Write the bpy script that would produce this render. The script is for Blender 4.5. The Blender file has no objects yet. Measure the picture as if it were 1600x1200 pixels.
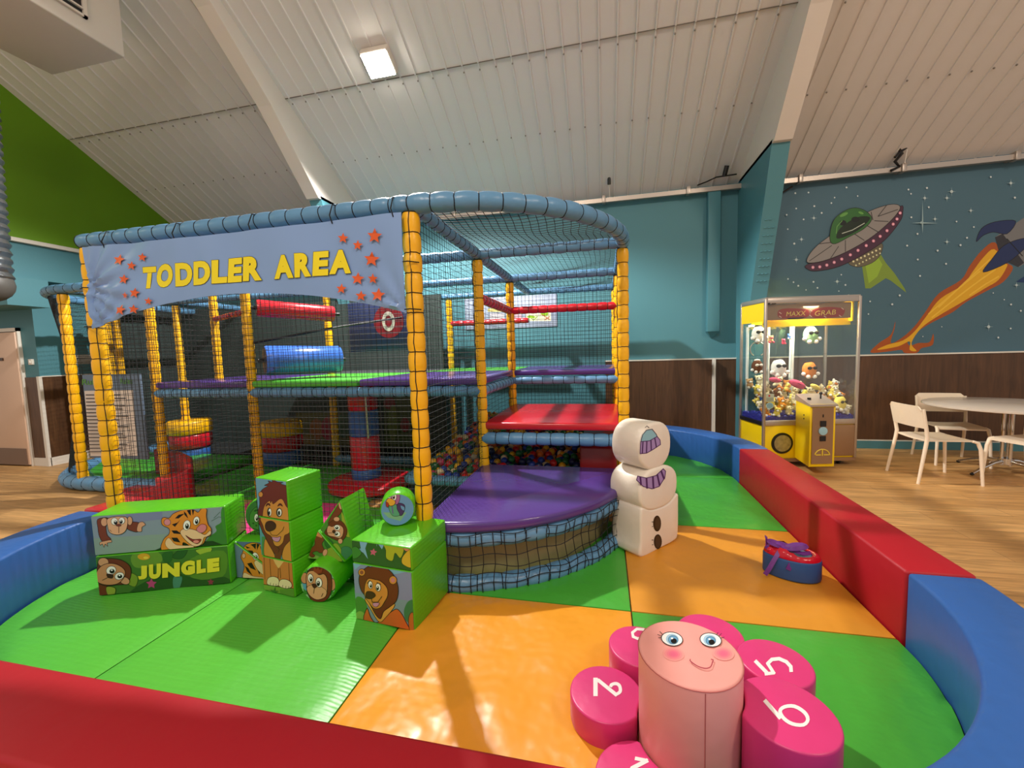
import bpy, bmesh, math, random
from mathutils import Vector, Matrix
from mathutils.geometry import tessellate_polygon
R = math.radians
PI = math.pi
random.seed(7)
S = bpy.context.scene
C = S.collection

# ------------------------------------------------------------------ camera
F_PX = 646.2
yaw, pitch, roll = R(12.602), R(4.4954), R(-1.6664)
fv = Vector((-math.sin(yaw), math.cos(yaw), 0)); rv = Vector((math.cos(yaw), math.sin(yaw), 0)); uv = Vector((0, 0, 1))
f2 = fv * math.cos(pitch) - uv * math.sin(pitch); u2 = uv * math.cos(pitch) + fv * math.sin(pitch)
r3 = rv * math.cos(roll) + u2 * math.sin(roll); u3 = u2 * math.cos(roll) - rv * math.sin(roll)
CAM = Vector((0, 0, 1.46))
cam = bpy.data.cameras.new('camera'); co = bpy.data.objects.new('camera', cam); C.objects.link(co)
m = Matrix.Identity(4)
for i in range(3):
    m[i][0] = r3[i]; m[i][1] = u3[i]; m[i][2] = -f2[i]; m[i][3] = CAM[i]
co.matrix_world = m
cam.sensor_fit = 'HORIZONTAL'; cam.sensor_width = 36; cam.lens = 36 * F_PX / 1600; cam.clip_start = 0.02; cam.clip_end = 60
S.camera = co
S.view_settings.view_transform = 'Standard'; S.view_settings.look = 'None'
S.view_settings.gamma = 1; S.view_settings.use_curve_mapping = False
S.view_settings.exposure = 0.0

# ------------------------------------------------------------------ light
w = bpy.data.worlds.new('hall_ambient_fill'); S.world = w; w.use_nodes = True  # even warm ambient fill added for the open, unbuilt side of the hall
w.node_tree.nodes['Background'].inputs[0].default_value = (1.0, 0.915, 0.84, 1)
w.node_tree.nodes['Background'].inputs[1].default_value = 0.56
def point(name, loc, power, col, rad=.1):
    l = bpy.data.lights.new(name, 'POINT'); l.energy = power; l.color = col; l.shadow_soft_size = rad
    o = bpy.data.objects.new(name, l); o.location = loc; C.objects.link(o); return o
def area(name, loc, power, col, size, target):
    l = bpy.data.lights.new(name, 'AREA'); l.energy = power; l.color = col; l.size = size; l.shape = 'DISK'
    o = bpy.data.objects.new(name, l); o.location = loc; C.objects.link(o)
    d = Vector(target) - Vector(loc); o.rotation_euler = d.to_track_quat('-Z', 'Y').to_euler(); return o
LAMP = Vector((-2.44, 4.50, 4.72))
l = bpy.data.lights.new('lamp_light_main', 'SPOT'); l.energy = 1250; l.color = (1.0, .96, .91); l.shadow_soft_size = .06; l.spot_size = R(156); l.spot_blend = .25
o = bpy.data.objects.new('lamp_light_main', l); o.location = LAMP + Vector((0, -.10, -.17)); C.objects.link(o); o.rotation_euler = Vector((0, -.28, -.96)).to_track_quat('-Z', 'Y').to_euler()
# fill discs added for the hall's unseen lamps, behind or beside the camera
area('hall_fill_light', (-1.5, -3.0, 6.2), 170, (1, .84, .68), 1.2, (-1.5, 2.0, 0))
area('hall_fill_light', (4.2, -1.0, 5.6), 120, (1, .82, .64), 1.0, (3.2, 4.5, .5))
area('hall_fill_light', (-7.0, 0.2, 4.4), 22, (1, .84, .68), 1.0, (-7.5, 4, .5))

# ------------------------------------------------------------------ helpers
def ray(x, y):
    return r3 * ((x - 800) / F_PX) - u3 * ((y - 600) / F_PX) + f2
def onplane(x, y, P, n):
    d = ray(x, y); t = (Vector(P) - CAM).dot(n) / d.dot(n); return CAM + d * t
def lin(h):
    h = h.lstrip('#'); v = [int(h[i:i + 2], 16) / 255 for i in (0, 2, 4)]
    return tuple(x / 12.92 if x <= .04045 else ((x + .055) / 1.055) ** 2.4 for x in v)
MATS = {}
def mat(name, col, rough=.5, metal=0, bump=0, bscale=20, spec=.5, emit=0, noise=0, nscale=3, alpha=1, trans=0, aniso=None, coat=0, stripes=None):
    """procedural material: colour, soft colour variation and bump"""
    if name in MATS: return MATS[name]
    m = bpy.data.materials.new(name); m.use_nodes = True; nt = m.node_tree; b = nt.nodes['Principled BSDF']
    c = lin(col); b.inputs['Base Color'].default_value = (*c, 1)
    b.inputs['Roughness'].default_value = rough; b.inputs['Metallic'].default_value = metal
    b.inputs['Specular IOR Level'].default_value = spec
    if coat: b.inputs['Coat Weight'].default_value = coat
    if trans: b.inputs['Transmission Weight'].default_value = trans; b.inputs['IOR'].default_value = 1.02
    if emit:
        b.inputs['Emission Color'].default_value = (*c, 1); b.inputs['Emission Strength'].default_value = emit
    tc = nt.nodes.new('ShaderNodeTexCoord')
    vec = tc.outputs['Object']
    if aniso:
        mp = nt.nodes.new('ShaderNodeMapping'); mp.inputs['Scale'].default_value = aniso; nt.links.new(vec, mp.inputs[0]); vec = mp.outputs[0]
    if noise:
        n = nt.nodes.new('ShaderNodeTexNoise'); n.inputs['Scale'].default_value = nscale; n.inputs['Detail'].default_value = 5
        nt.links.new(vec, n.inputs['Vector'])
        mx = nt.nodes.new('ShaderNodeMix'); mx.data_type = 'RGBA'
        mx.inputs[6].default_value = (*[x * (1 - noise) for x in c], 1); mx.inputs[7].default_value = (*[min(1, x * (1 + noise)) for x in c], 1)
        nt.links.new(n.outputs['Fac'], mx.inputs[0]); nt.links.new(mx.outputs[2], b.inputs['Base Color'])
    if bump:
        n2 = nt.nodes.new('ShaderNodeTexNoise'); n2.inputs['Scale'].default_value = bscale; n2.inputs['Detail'].default_value = 3
        nt.links.new(vec, n2.inputs['Vector'])
        bp = nt.nodes.new('ShaderNodeBump'); bp.inputs['Strength'].default_value = bump; bp.inputs['Distance'].default_value = .02
        nt.links.new(n2.outputs['Fac'], bp.inputs['Height'])
        if stripes:
            wv = nt.nodes.new('ShaderNodeTexWave'); wv.bands_direction = stripes[0]; wv.inputs['Scale'].default_value = stripes[1]
            nt.links.new(tc.outputs['Object'], wv.inputs['Vector'])
            b2 = nt.nodes.new('ShaderNodeBump'); b2.inputs['Strength'].default_value = stripes[2]; b2.inputs['Distance'].default_value = .004
            nt.links.new(wv.outputs['Fac'], b2.inputs['Height']); nt.links.new(bp.outputs[0], b2.inputs['Normal'])
            nt.links.new(b2.outputs[0], b.inputs['Normal'])
        else:
            nt.links.new(bp.outputs[0], b.inputs['Normal'])
    MATS[name] = m; return m
def vinyl(name, col, **k):
    d = dict(rough=.36, bump=.35, bscale=5, noise=.06, nscale=2); d.update(k); return mat('vinyl_' + name, col, **d)
def wood(name, c1, c2, plank, axis, seam=True):
    """planks along one axis; colour differs from plank to plank, with grain"""
    m = bpy.data.materials.new(name); m.use_nodes = True; nt = m.node_tree; b = nt.nodes['Principled BSDF']; L = nt.links.new
    tc = nt.nodes.new('ShaderNodeTexCoord'); mp = nt.nodes.new('ShaderNodeMapping'); L(tc.outputs['Object'], mp.inputs[0])
    if axis == 'Z': mp.inputs['Rotation'].default_value = (0, R(90), 0)
    br = nt.nodes.new('ShaderNodeTexBrick'); L(mp.outputs[0], br.inputs['Vector'])
    br.inputs['Color1'].default_value = (*lin(c1), 1); br.inputs['Color2'].default_value = (*lin(c2), 1)
    br.inputs['Mortar'].default_value = (*[x * .55 for x in lin(c2)], 1)
    br.inputs['Scale'].default_value = 1; br.inputs['Brick Width'].default_value = plank[0]; br.inputs['Row Height'].default_value = plank[1]
    br.inputs['Mortar Size'].default_value = .0022 if seam else .0004; br.inputs['Bias'].default_value = 0
    ns = nt.nodes.new('ShaderNodeTexNoise'); mp2 = nt.nodes.new('ShaderNodeMapping'); L(mp.outputs[0], mp2.inputs[0])
    mp2.inputs['Scale'].default_value = (1.2, 14, 14); L(mp2.outputs[0], ns.inputs['Vector']); ns.inputs['Scale'].default_value = 1.6; ns.inputs['Detail'].default_value = 7; ns.inputs['Distortion'].default_value = 1.2
    rp = nt.nodes.new('ShaderNodeMapRange'); L(ns.outputs['Fac'], rp.inputs[0]); rp.inputs[1].default_value = .3; rp.inputs[2].default_value = .7; rp.inputs[3].default_value = .68; rp.inputs[4].default_value = 1.22
    mx = nt.nodes.new('ShaderNodeMix'); mx.data_type = 'RGBA'; mx.blend_type = 'MULTIPLY'; mx.inputs[0].default_value = 1
    L(br.outputs['Color'], mx.inputs[6]); L(rp.outputs[0], mx.inputs[7]); L(mx.outputs[2], b.inputs['Base Color'])
    b.inputs['Roughness'].default_value = .42
    MATS[name] = m; return m

class MB:
    """collects shapes, then links them as ONE mesh object"""
    def __init__(s): s.v = []; s.f = []; s.m = []; s.mats = []; s.sm = []
    def slot(s, m):
        if m not in s.mats: s.mats.append(m)
        return s.mats.index(m)
    def add(s, vs, fs, m, smooth=False):
        o = len(s.v); s.v += [Vector(v) for v in vs]; k = s.slot(m)
        for f in fs: s.f.append([i + o for i in f]); s.m.append(k); s.sm.append(smooth)
        return s
    def box(s, lo, hi, m, M=None, bev=0, seg=2, smooth=None):
        x0, y0, z0 = lo; x1, y1, z1 = hi
        vs = [Vector(p) for p in ((x0, y0, z0), (x1, y0, z0), (x1, y1, z0), (x0, y1, z0), (x0, y0, z1), (x1, y0, z1), (x1, y1, z1), (x0, y1, z1))]
        fs = [(0, 3, 2, 1), (4, 5, 6, 7), (0, 1, 5, 4), (1, 2, 6, 5), (2, 3, 7, 6), (3, 0, 4, 7)]
        if bev: vs, fs = bevel(vs, fs, bev, seg)
        if M: vs = [M @ v for v in vs]
        return s.add(vs, fs, m, bool(bev) if smooth is None else smooth)
    def prism(s, poly, z0, z1, m, M=None, bev=0, seg=2):
        """poly: (x, y) outline; z0..z1; an optional matrix"""
        n = len(poly); vs = [Vector((x, y, z0)) for x, y in poly] + [Vector((x, y, z1)) for x, y in poly]
        fs = [tuple(range(n - 1, -1, -1)), tuple(range(n, 2 * n))] + [(i, (i + 1) % n, n + (i + 1) % n, n + i) for i in range(n)]
        if bev: vs, fs = bevel(vs, fs, bev, seg, 50)
        if M: vs = [M @ v for v in vs]
        return s.add(vs, fs, m, bool(bev) or n > 10)
    def sweep(s, pts, rad, m, sides=12, closed=False, caps=True, smooth=True, scale=None):
        pts = [Vector(p) for p in pts]; n = len(pts)
        if not hasattr(rad, '__len__'): rad = [rad] * n
        vs = []; fs = []; prev = None
        for i, p in enumerate(pts):
            t = (pts[(i + 1) % n] - pts[i - 1]) if closed else (pts[min(i + 1, n - 1)] - pts[max(i - 1, 0)])
            if t.length < 1e-9: t = Vector((0, 0, 1))
            t.normalize()
            if prev is None:
                a = Vector((0, 0, 1)) if abs(t.z) < .9 else Vector((1, 0, 0)); u = t.cross(a).normalized()
            else:
                u = prev - t * prev.dot(t)
                u = u.normalized() if u.length > 1e-6 else t.orthogonal().normalized()
            prev = u; v = t.cross(u)
            for k in range(sides):
                a = 2 * PI * k / sides; vs.append(p + (u * math.cos(a) + v * math.sin(a)) * rad[i])
        for i in range(n if closed else n - 1):
            j = (i + 1) % n
            for k in range(sides): fs.append((i * sides + k, i * sides + (k + 1) % sides, j * sides + (k + 1) % sides, j * sides + k))
        if caps and not closed:
            fs.append(tuple(range(sides - 1, -1, -1))); fs.append(tuple((n - 1) * sides + k for k in range(sides)))
        return s.add(vs, fs, m, smooth)
    def lathe(s, prof, m, c=(0, 0, 0), sides=24, M=None, smooth=True):
        n = len(prof); vs = []; fs = []
        for r_, z in prof:
            for k in range(sides):
                a = 2 * PI * k / sides; vs.append(Vector((c[0] + r_ * math.cos(a), c[1] + r_ * math.sin(a), c[2] + z)))
        for i in range(n - 1):
            for k in range(sides): fs.append((i * sides + k, i * sides + (k + 1) % sides, (i + 1) * sides + (k + 1) % sides, (i + 1) * sides + k))
        fs.append(tuple(range(sides - 1, -1, -1))); fs.append(tuple((n - 1) * sides + k for k in range(sides)))
        if M: vs = [M @ v for v in vs]
        return s.add(vs, fs, m, smooth)
    def ball(s, c, r_, m, seg=12, rings=8, sc=(1, 1, 1), M=None):
        vs = []; fs = []
        for i in range(rings + 1):
            t = PI * i / rings
            for k in range(seg):
                a = 2 * PI * k / seg
                v = Vector((math.sin(t) * math.cos(a) * sc[0], math.sin(t) * math.sin(a) * sc[1], math.cos(t) * sc[2])) * r_
                vs.append((M @ v if M else v) + Vector(c))
        for i in range(rings):
            for k in range(seg): fs.append((i * seg + k, (i + 1) * seg + k, (i + 1) * seg + (k + 1) % seg, i * seg + (k + 1) % seg))
        return s.add(vs, fs, m, True)
    def build(s, name, parent=None, loc=None, world=True, weld=False):
        me = bpy.data.meshes.new(name)
        off = Vector((0, 0, 0))
        if world and parent is not None:
            p = parent
            while p is not None: off += p.location; p = p.parent
        if loc is not None and parent is None: off = Vector(loc)
        me.from_pydata([v - off for v in s.v], [], s.f)
        for mt in s.mats: me.materials.append(mt)
        me.polygons.foreach_set('material_index', s.m); me.polygons.foreach_set('use_smooth', s.sm)
        if weld:
            b = bmesh.new(); b.from_mesh(me); bmesh.ops.remove_doubles(b, verts=b.verts, dist=1e-4); b.to_mesh(me); b.free()
        me.update()
        try: me.set_sharp_from_angle(angle=R(50))
        except Exception: pass
        o = bpy.data.objects.new(name, me); C.objects.link(o)
        if parent is not None: o.parent = parent
        elif loc is not None: o.location = loc
        return o
def bevel(vs, fs, bev, seg, ang=20):
    b = bmesh.new(); V = [b.verts.new(v) for v in vs]
    for f in fs: b.faces.new([V[i] for i in f])
    b.normal_update()
    es = [e for e in b.edges if e.calc_face_angle(0) > R(ang)]
    bmesh.ops.bevel(b, geom=es, offset=bev, segments=seg, profile=.5, affect='EDGES', clamp_overlap=True)
    b.verts.index_update(); o = ([v.co.copy() for v in b.verts], [tuple(v.index for v in f.verts) for f in b.faces]); b.free(); return o
def thing(name, label, cat, loc=(0, 0, 0), rz=0, group=None):
    o = bpy.data.objects.new(name, None); C.objects.link(o); o.location = loc; o.rotation_euler.z = rz; o.empty_display_size = .1
    o['label'] = label; o['category'] = cat
    if group: o['group'] = group
    return o
def tag(o, label, cat, group=None, kind=None):
    o['label'] = label; o['category'] = cat
    if group: o['group'] = group
    if kind: o['kind'] = kind
    return o
def struct(o, label=None, cat=None):
    o['kind'] = 'structure'
    if label: o['label'] = label
    if cat: o['category'] = cat
    return o
def kids(o): return [c for c in o.children]
def dup(o, parent=None):
    c = o.copy(); C.objects.link(c)
    if parent is not None: c.parent = parent
    for k in kids(o): dup(k, c)
    return c
def textpolys(body, size=1, offset=0, shear=0, spacing=1, extrude=0):
    """the font's glyphs as flat triangles: (verts, faces)"""
    cu = bpy.data.curves.new('t', 'FONT'); cu.body = body; cu.size = size; cu.offset = offset; cu.shear = shear; cu.space_character = spacing; cu.resolution_u = 4; cu.extrude = extrude
    o = bpy.data.objects.new('t', cu); C.objects.link(o); bpy.context.view_layer.update()
    me = bpy.data.meshes.new_from_object(o.evaluated_get(bpy.context.evaluated_depsgraph_get()))
    vs = [v.co.copy() for v in me.vertices]; fs = [tuple(p.vertices) for p in me.polygons]
    bpy.data.objects.remove(o); bpy.data.curves.remove(cu); bpy.data.meshes.remove(me); return vs, fs
def textfit(body, P00, P10, P01, offset=0, shear=0, spacing=1, base=None):
    """glyphs fitted on the parallelogram P00 (baseline left), P10 (baseline right), P01 (cap height left)"""
    vs, fs = textpolys(body, 1, offset, shear, spacing)
    x0 = min(v.x for v in vs); x1 = max(v.x for v in vs); y0 = min(v.y for v in vs); y1 = max(v.y for v in vs)
    if base is not None:
        bv, _ = textpolys(body, 1, base, shear, spacing); x0 = min(v.x for v in bv); x1 = max(v.x for v in bv); y0 = min(v.y for v in bv); y1 = max(v.y for v in bv)
    P00, P10, P01 = Vector(P00), Vector(P10), Vector(P01)
    return [P00 + (P10 - P00) * ((v.x - x0) / (x1 - x0)) + (P01 - P00) * ((v.y - y0) / (y1 - y0)) for v in vs], fs
INK = mat('print_ink_black', '#15110f', .45)
def ink(col):
    return mat('print_' + col.lstrip('#'), col, .38, spec=.4)
class Pic:
    """a printed picture: flat shapes in a drawing frame (px, py), laid on the face of a block, each a hair over the last"""
    def __init__(s, P, n, crop=(0, 0, 1), step=.00016, clip=None, conform=None):
        s.P = Vector(P); s.n = Vector(n).normalized(); s.crop = crop; s.step = step; s.k = 1; s.mb = MB(); s.clip = clip; s.conform = conform
    def pt(s, x, y):
        x0, y0, sc = s.crop; return onplane(x0 + x / sc, y0 + y / sc, s.P, s.n)
    def _clip(s, pts):
        if not s.clip: return pts
        cl = s.clip; area_ = sum(cl[i][0] * cl[(i + 1) % len(cl)][1] - cl[(i + 1) % len(cl)][0] * cl[i][1] for i in range(len(cl))); sg = 1 if area_ > 0 else -1
        out = list(pts)
        for i in range(len(cl)):
            a = cl[i]; b = cl[(i + 1) % len(cl)]; inp = out; out = []
            f = lambda p: sg * ((b[0] - a[0]) * (p[1] - a[1]) - (b[1] - a[1]) * (p[0] - a[0]))
            for j in range(len(inp)):
                p = inp[j]; q = inp[(j + 1) % len(inp)]; fp, fq = f(p), f(q)
                if fp >= 0: out.append(p)
                if (fp > 0 > fq) or (fp < 0 < fq):
                    t = fp / (fp - fq); out.append((p[0] + (q[0] - p[0]) * t, p[1] + (q[1] - p[1]) * t))
            if not out: return []
        return out
    def fill(s, pts, col, h=None):
        pts = s._clip(pts)
        if len(pts) < 3: return s
        if h is None: h = s.k * s.step; s.k += 1
        W = [s.pt(*p) + s.n * h for p in pts]
        tri = tessellate_polygon([[Vector((p[0], p[1], 0)) for p in pts]])
        fs = []
        for t in tri:
            a, b, c = [W[i] for i in t]
            fs.append(tuple(t) if (b - a).cross(c - a).dot(s.n) > 0 else tuple(reversed(t)))
        s.mb.add(W, fs, ink(col)); return s
    def line(s, pts, wd, col='#15110f', closed=False):
        h = s.k * s.step; s.k += 1; pts = [p for k, p in enumerate(pts) if k == 0 or math.hypot(p[0] - pts[k - 1][0], p[1] - pts[k - 1][1]) > .5]; n = len(pts)
        if n < 2: return s
        L_ = []; R_ = []
        def nrm(p, q):
            dx, dy = q[0] - p[0], q[1] - p[1]; l = math.hypot(dx, dy) or 1; return -dy / l, dx / l
        for i in range(n):
            if closed: n1 = nrm(pts[i - 1], pts[i]); n2 = nrm(pts[i], pts[(i + 1) % n])
            else: n1 = nrm(pts[max(0, i - 1)], pts[max(1, i)] if i else pts[1]); n2 = nrm(pts[min(i, n - 2)], pts[min(i + 1, n - 1)])
            mx, my = n1[0] + n2[0], n1[1] + n2[1]; l = math.hypot(mx, my) or 1; mx /= l; my /= l; c = max(.5, mx * n1[0] + my * n1[1]); w_ = wd / 2 / c
            ex = ey = 0
            if not closed and i in (0, n - 1):
                sg = -1 if i == 0 else 1; ex, ey = sg * n1[1] * wd * .3, -sg * n1[0] * wd * .3
            L_.append((pts[i][0] + mx * w_ + ex, pts[i][1] + my * w_ + ey)); R_.append((pts[i][0] - mx * w_ + ex, pts[i][1] - my * w_ + ey))
        for i in range(n if closed else n - 1):
            j = (i + 1) % n; s.fill([L_[i], L_[j], R_[j], R_[i]], col, h)
        return s
    def shape(s, pts, col, out=4, smooth=True):
        if smooth: pts = spline(pts)
        s.fill(pts, col)
        if out: s.line(pts, out, closed=True)
        return s
    def ell(s, cx, cy, rx, ry, col, out=3, ang=0, n=20):
        a = R(ang); P = [(cx + rx * math.cos(t) * math.cos(a) - ry * math.sin(t) * math.sin(a), cy + rx * math.cos(t) * math.sin(a) + ry * math.sin(t) * math.cos(a)) for t in [2 * PI * i / n for i in range(n)]]
        s.fill(P, col)
        if out: s.line(P, out, closed=True)
        return s
    def text(s, body, p00, p10, p01, col, offset=0, shear=0, spacing=1, outline=0):
        h = s.k * s.step; s.k += 2
        for off, cc, hh in ([(offset + outline, '#15110f', h)] if outline else []) + [(offset, col, h + s.step)]:
            vs, fs = textfit(body, s.pt(*p00) + s.n * hh, s.pt(*p10) + s.n * hh, s.pt(*p01) + s.n * hh, off, shear, spacing, offset)
            g = [f if (vs[f[1]] - vs[f[0]]).cross(vs[f[2]] - vs[f[0]]).dot(s.n) > 0 else tuple(reversed(f)) for f in fs]
            s.mb.add(vs, g, ink(cc))
        return s
    def eye(s, cx, cy, rx, ry, dx=.2, dy=.1, ang=0, out=3):
        s.ell(cx, cy, rx, ry, '#f4f2ee', out, ang); s.ell(cx + rx * dx, cy + ry * dy, rx * .52, ry * .55, '#15110f', 0); s.ell(cx + rx * (dx - .05), cy + ry * (dy - .25), rx * .18, ry * .18, '#ffffff', 0)
    def build(s, parent, name='printed_picture'):
        if s.conform: s.mb.v = [s.conform(v) for v in s.mb.v]
        return s.mb.build(name, parent)
def spline(P, n=4):
    out = []; N = len(P)
    for i in range(N):
        p0, p1, p2, p3 = [P[(i + k - 1) % N] for k in range(4)]
        for j in range(n):
            t = j / n; t2 = t * t; t3 = t2 * t
            out.append(tuple(.5 * (2 * p1[a] + (p2[a] - p0[a]) * t + (2 * p0[a] - 5 * p1[a] + 4 * p2[a] - p3[a]) * t2 + (3 * p1[a] - p0[a] - 3 * p2[a] + p3[a]) * t3) for a in (0, 1)))
    return out
def star(cx, cy, r_, rot=0, k=.45):
    return [(cx + (r_ if i % 2 == 0 else r_ * k) * math.sin(R(rot + 36 * i)), cy - (r_ if i % 2 == 0 else r_ * k) * math.cos(R(rot + 36 * i))) for i in range(10)]

# ================================================================== THE ROOM
M_TEAL = mat('paint_teal', '#4b8490', .55, bump=.05, bscale=60, noise=.04, nscale=1.2)
M_TEAL2 = mat('paint_teal_mural', '#466a7b', .6, bump=.05, bscale=60, noise=.05, nscale=1.5)
M_WHITE = mat('paint_white', '#e2ddd2', .5, bump=.05, bscale=40)
M_GREENW = mat('paint_green', '#669600', .6, noise=.1, nscale=.6)
M_CEIL = mat('ceiling_sheet', '#d9d5d2', .48, bump=.12, bscale=9, noise=.05, nscale=1.3, spec=.4)
M_STEEL = mat('rafter_paint', '#dcd4cb', .55, bump=.1, bscale=12, noise=.04)
M_FLOOR = wood('floor_planks', '#d2a468', '#bd8f57', (1.3, .17), 'X')
M_DADO = wood('dado_boards', '#5d3f27', '#4e331f', (3.0, .21), 'Z', False)
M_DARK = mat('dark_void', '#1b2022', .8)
M_BLACK = mat('black_plastic', '#121214', .45)
M_CHROME = mat('chrome', '#d8d8d8', .12, metal=1)
M_ALU = mat('brushed_metal', '#b9aea4', .35, metal=.75, bump=.05, bscale=60)
XR = 7.0
EZ, EY, SL = 3.70, 6.5, .577
def cz(y): return EZ + SL * (EY - y)
mb = MB(); mb.box((-14, -6, -.1), (XR + 2, 7, 0), M_FLOOR); struct(mb.build('floor'), 'light oak plank floor of the hall', 'floor')
# back wall: teal above, wood dado below, teal skirting
mb = MB(); mb.box((-11, 6.5, 0), (1.9, 6.62, 3.78), M_TEAL); mb.box((1.9, 6.5, 0), (XR, 6.62, 3.78), M_TEAL2)
struct(mb.build('wall_back'), 'teal painted back wall of the hall', 'wall')
mb = MB(); mb.box((.02, 6.485, .11), (XR, 6.5, 1.265), M_DADO); struct(mb.build('trim_1'), 'dark wood board dado along the back wall', 'dado')
mb = MB(); mb.box((.02, 6.475, 1.262), (XR, 6.5, 1.28), M_WHITE); mb.box((.02, 6.478, .105), (XR, 6.5, .12), M_WHITE); struct(mb.build('trim_2'), 'thin cream strips above and below the dado', 'trim')
mb = MB(); mb.box((-7.85, 6.47, 0), (XR, 6.5, .105), M_TEAL); struct(mb.build('baseboard_back'), 'teal skirting board of the back wall', 'skirting board')
mb = MB(); mb.box((1.53, 6.40, 0), (1.56, 6.485, 1.265), M_WHITE); struct(mb.build('trim_3'), 'upright cream corner strip in the dado left of the grabber machine', 'trim')
# boxed pilaster and the steel column with its haunch
mb = MB(); mb.box((1.44, 6.38, 1.66), (1.60, 6.5, 3.62), M_TEAL, bev=.004)
mb.add([(1.44, 6.38, 1.66), (1.60, 6.38, 1.66), (1.52, 6.5, 1.56), (1.44, 6.5, 1.66), (1.60, 6.5, 1.66)], [(0, 2, 1), (0, 3, 2), (1, 2, 4)], M_TEAL)
struct(mb.build('trim_4'), 'boxed teal pilaster on the back wall left of the column', 'pilaster')
def column(x0, x1, top, M):
    mb = MB(); P = [(6.5, 0), (6.04, 0), (5.93, 2.03), (5.30, 3.72), (6.5, 3.72)]
    n = len(P); vs = [(x, y, z) for x in (x0, x1) for y, z in P]
    fs = [tuple(range(n)), tuple(range(2 * n - 1, n - 1, -1))] + [(i, n + i, n + (i + 1) % n, (i + 1) % n) for i in range(n)]
    mb.add(vs, fs, M); return mb
mb = column(1.849, 2.034, 3.74, M_TEAL)
random.seed(3)
for i in range(26):                      # rows of small weld beads under the paint
    y0 = 5.94 - .0; z = 2.25 + (i % 9) * .085; xx = 1.90 + (i // 9) * .045
    yy = 5.93 - (z - 2.03) * .373 - .004
    mb.ball((xx, yy, z), .008, M_TEAL, 6, 4, (2.2, .6, 1))
struct(mb.build('trim_5'), 'teal haunched steel column right of the play frame', 'column')
mb = column(-4.06, -3.87, 3.74, M_TEAL); struct(mb.build('trim_6'), 'teal column top behind the banner', 'column')
def rafter(x0, x1):
    mb = MB(); P = [(5.26, 3.68), (4.49, 4.50), (3.77, 5.09), (2.6, 5.86), (-1.0, 7.93)]
    for (a, b) in zip(P[:-1], P[1:]):
        mb.add([(x0, a[0], a[1]), (x1, a[0], a[1]), (x1, b[0], b[1]), (x0, b[0], b[1]), (x0, a[0], cz(a[0])), (x1, a[0], cz(a[0])), (x1, b[0], cz(b[0])), (x0, b[0], cz(b[0]))],
               [(0, 3, 2, 1), (1, 2, 6, 5), (0, 4, 7, 3), (4, 5, 6, 7)], M_STEEL)
    a = P[0]
    mb.add([(x0, a[0], a[1]), (x1, a[0], a[1]), (x0, a[0], cz(a[0])), (x1, a[0], cz(a[0])), (x0, 6.45, 3.68), (x1, 6.45, 3.68), (x0, 6.45, cz(6.45)), (x1, 6.45, cz(6.45))],
           [(0, 1, 5, 4), (0, 4, 6, 2), (1, 3, 7, 5)], M_STEEL)
    return mb
struct(rafter(1.849, 2.034).build('trim_7'), 'cream haunched rafter above the grabber machine', 'rafter')
struct(rafter(-4.06, -3.87).build('trim_8'), 'cream haunched rafter above the banner', 'rafter')
# ceiling: profiled sheet with ribs running up the slope
def slopept(x, y, d): return Vector((x, y - d * .5, cz(y) - d * .866))
mb = MB()
xs = []; x = -7.6
while x < XR + .3:
    xs += [(x, 0), (x + .165, 0), (x + .169, .013), (x + .185, .013)]; x += .19
ys = [6.55, 5.6, 4.745, 4.74, 3.4, 1.5, -1.0]
vs = []; fs = []
for j, y in enumerate(ys):
    dd = .0 if j < 3 else .008
    for (x, d) in xs: vs.append(slopept(x, y, d + dd))
n = len(xs)
for j in range(len(ys) - 1):
    for i in range(n - 1): fs.append((j * n + i, j * n + i + 1, (j + 1) * n + i + 1, (j + 1) * n + i))
mb.add(vs, fs, M_CEIL)
M_SCREW = mat('screw_heads', '#8b857c', .4, metal=.6)
for (x, d) in xs[2::4]:
    for y in (5.53, 4.80): mb.ball(slopept(x + .012, y, .022), .010, M_SCREW, 6, 4)
struct(mb.build('ceiling'), 'sloping ceiling of white ribbed metal sheets', 'ceiling')
mb = MB()
for (x0, x1) in ((-7.5, -4.06), (-3.87, 1.849), (2.034, XR)): mb.sweep([slopept(x0, 4.742, .012), slopept(x1, 4.742, .012)], .006, mat('seam_shadow_gap', '#6e6860', .8), 4)
struct(mb.build('trim_9'), 'sheet overlap seam running along the ceiling', 'seam')
# cable trunking along the eave
mb = MB()
for (x0, x1) in ((-7.4, 1.849), (2.034, XR)):
    mb.box((x0, 6.36, 3.585), (x1, 6.42, 3.645), M_ALU)
    x = x0 + .5
    while x < x1: mb.box((x, 6.33, 3.57), (x + .05, 6.42, 3.675), M_ALU, bev=.005); mb.box((x + .01, 6.42, 3.6), (x + .04, 6.5, 3.62), M_ALU); x += 1.15
tag(mb.build('cable_trunking'), 'silver cable trunking clipped along the top of the teal wall', 'trunking')
mb = MB()
P = [(3.62, 6.30, 3.92), (3.60, 6.28, 3.84), (3.66, 6.31, 3.78), (3.60, 6.33, 3.70), (3.66, 6.35, 3.64), (3.57, 6.34, 3.60)]
mb.sweep(P, .018, M_BLACK, 6); mb.sweep([(3.58, 6.3, 3.74), (3.64, 6.3, 3.80), (3.72, 6.28, 3.86)], .016, M_BLACK, 6); mb.sweep([(3.71, 6.3, 3.84), (3.70, 6.32, 3.66)], .005, M_WHITE, 5)
tag(mb.build('cable'), 'short black cable knotted above the trunking over the flying saucer', 'cable')
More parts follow.
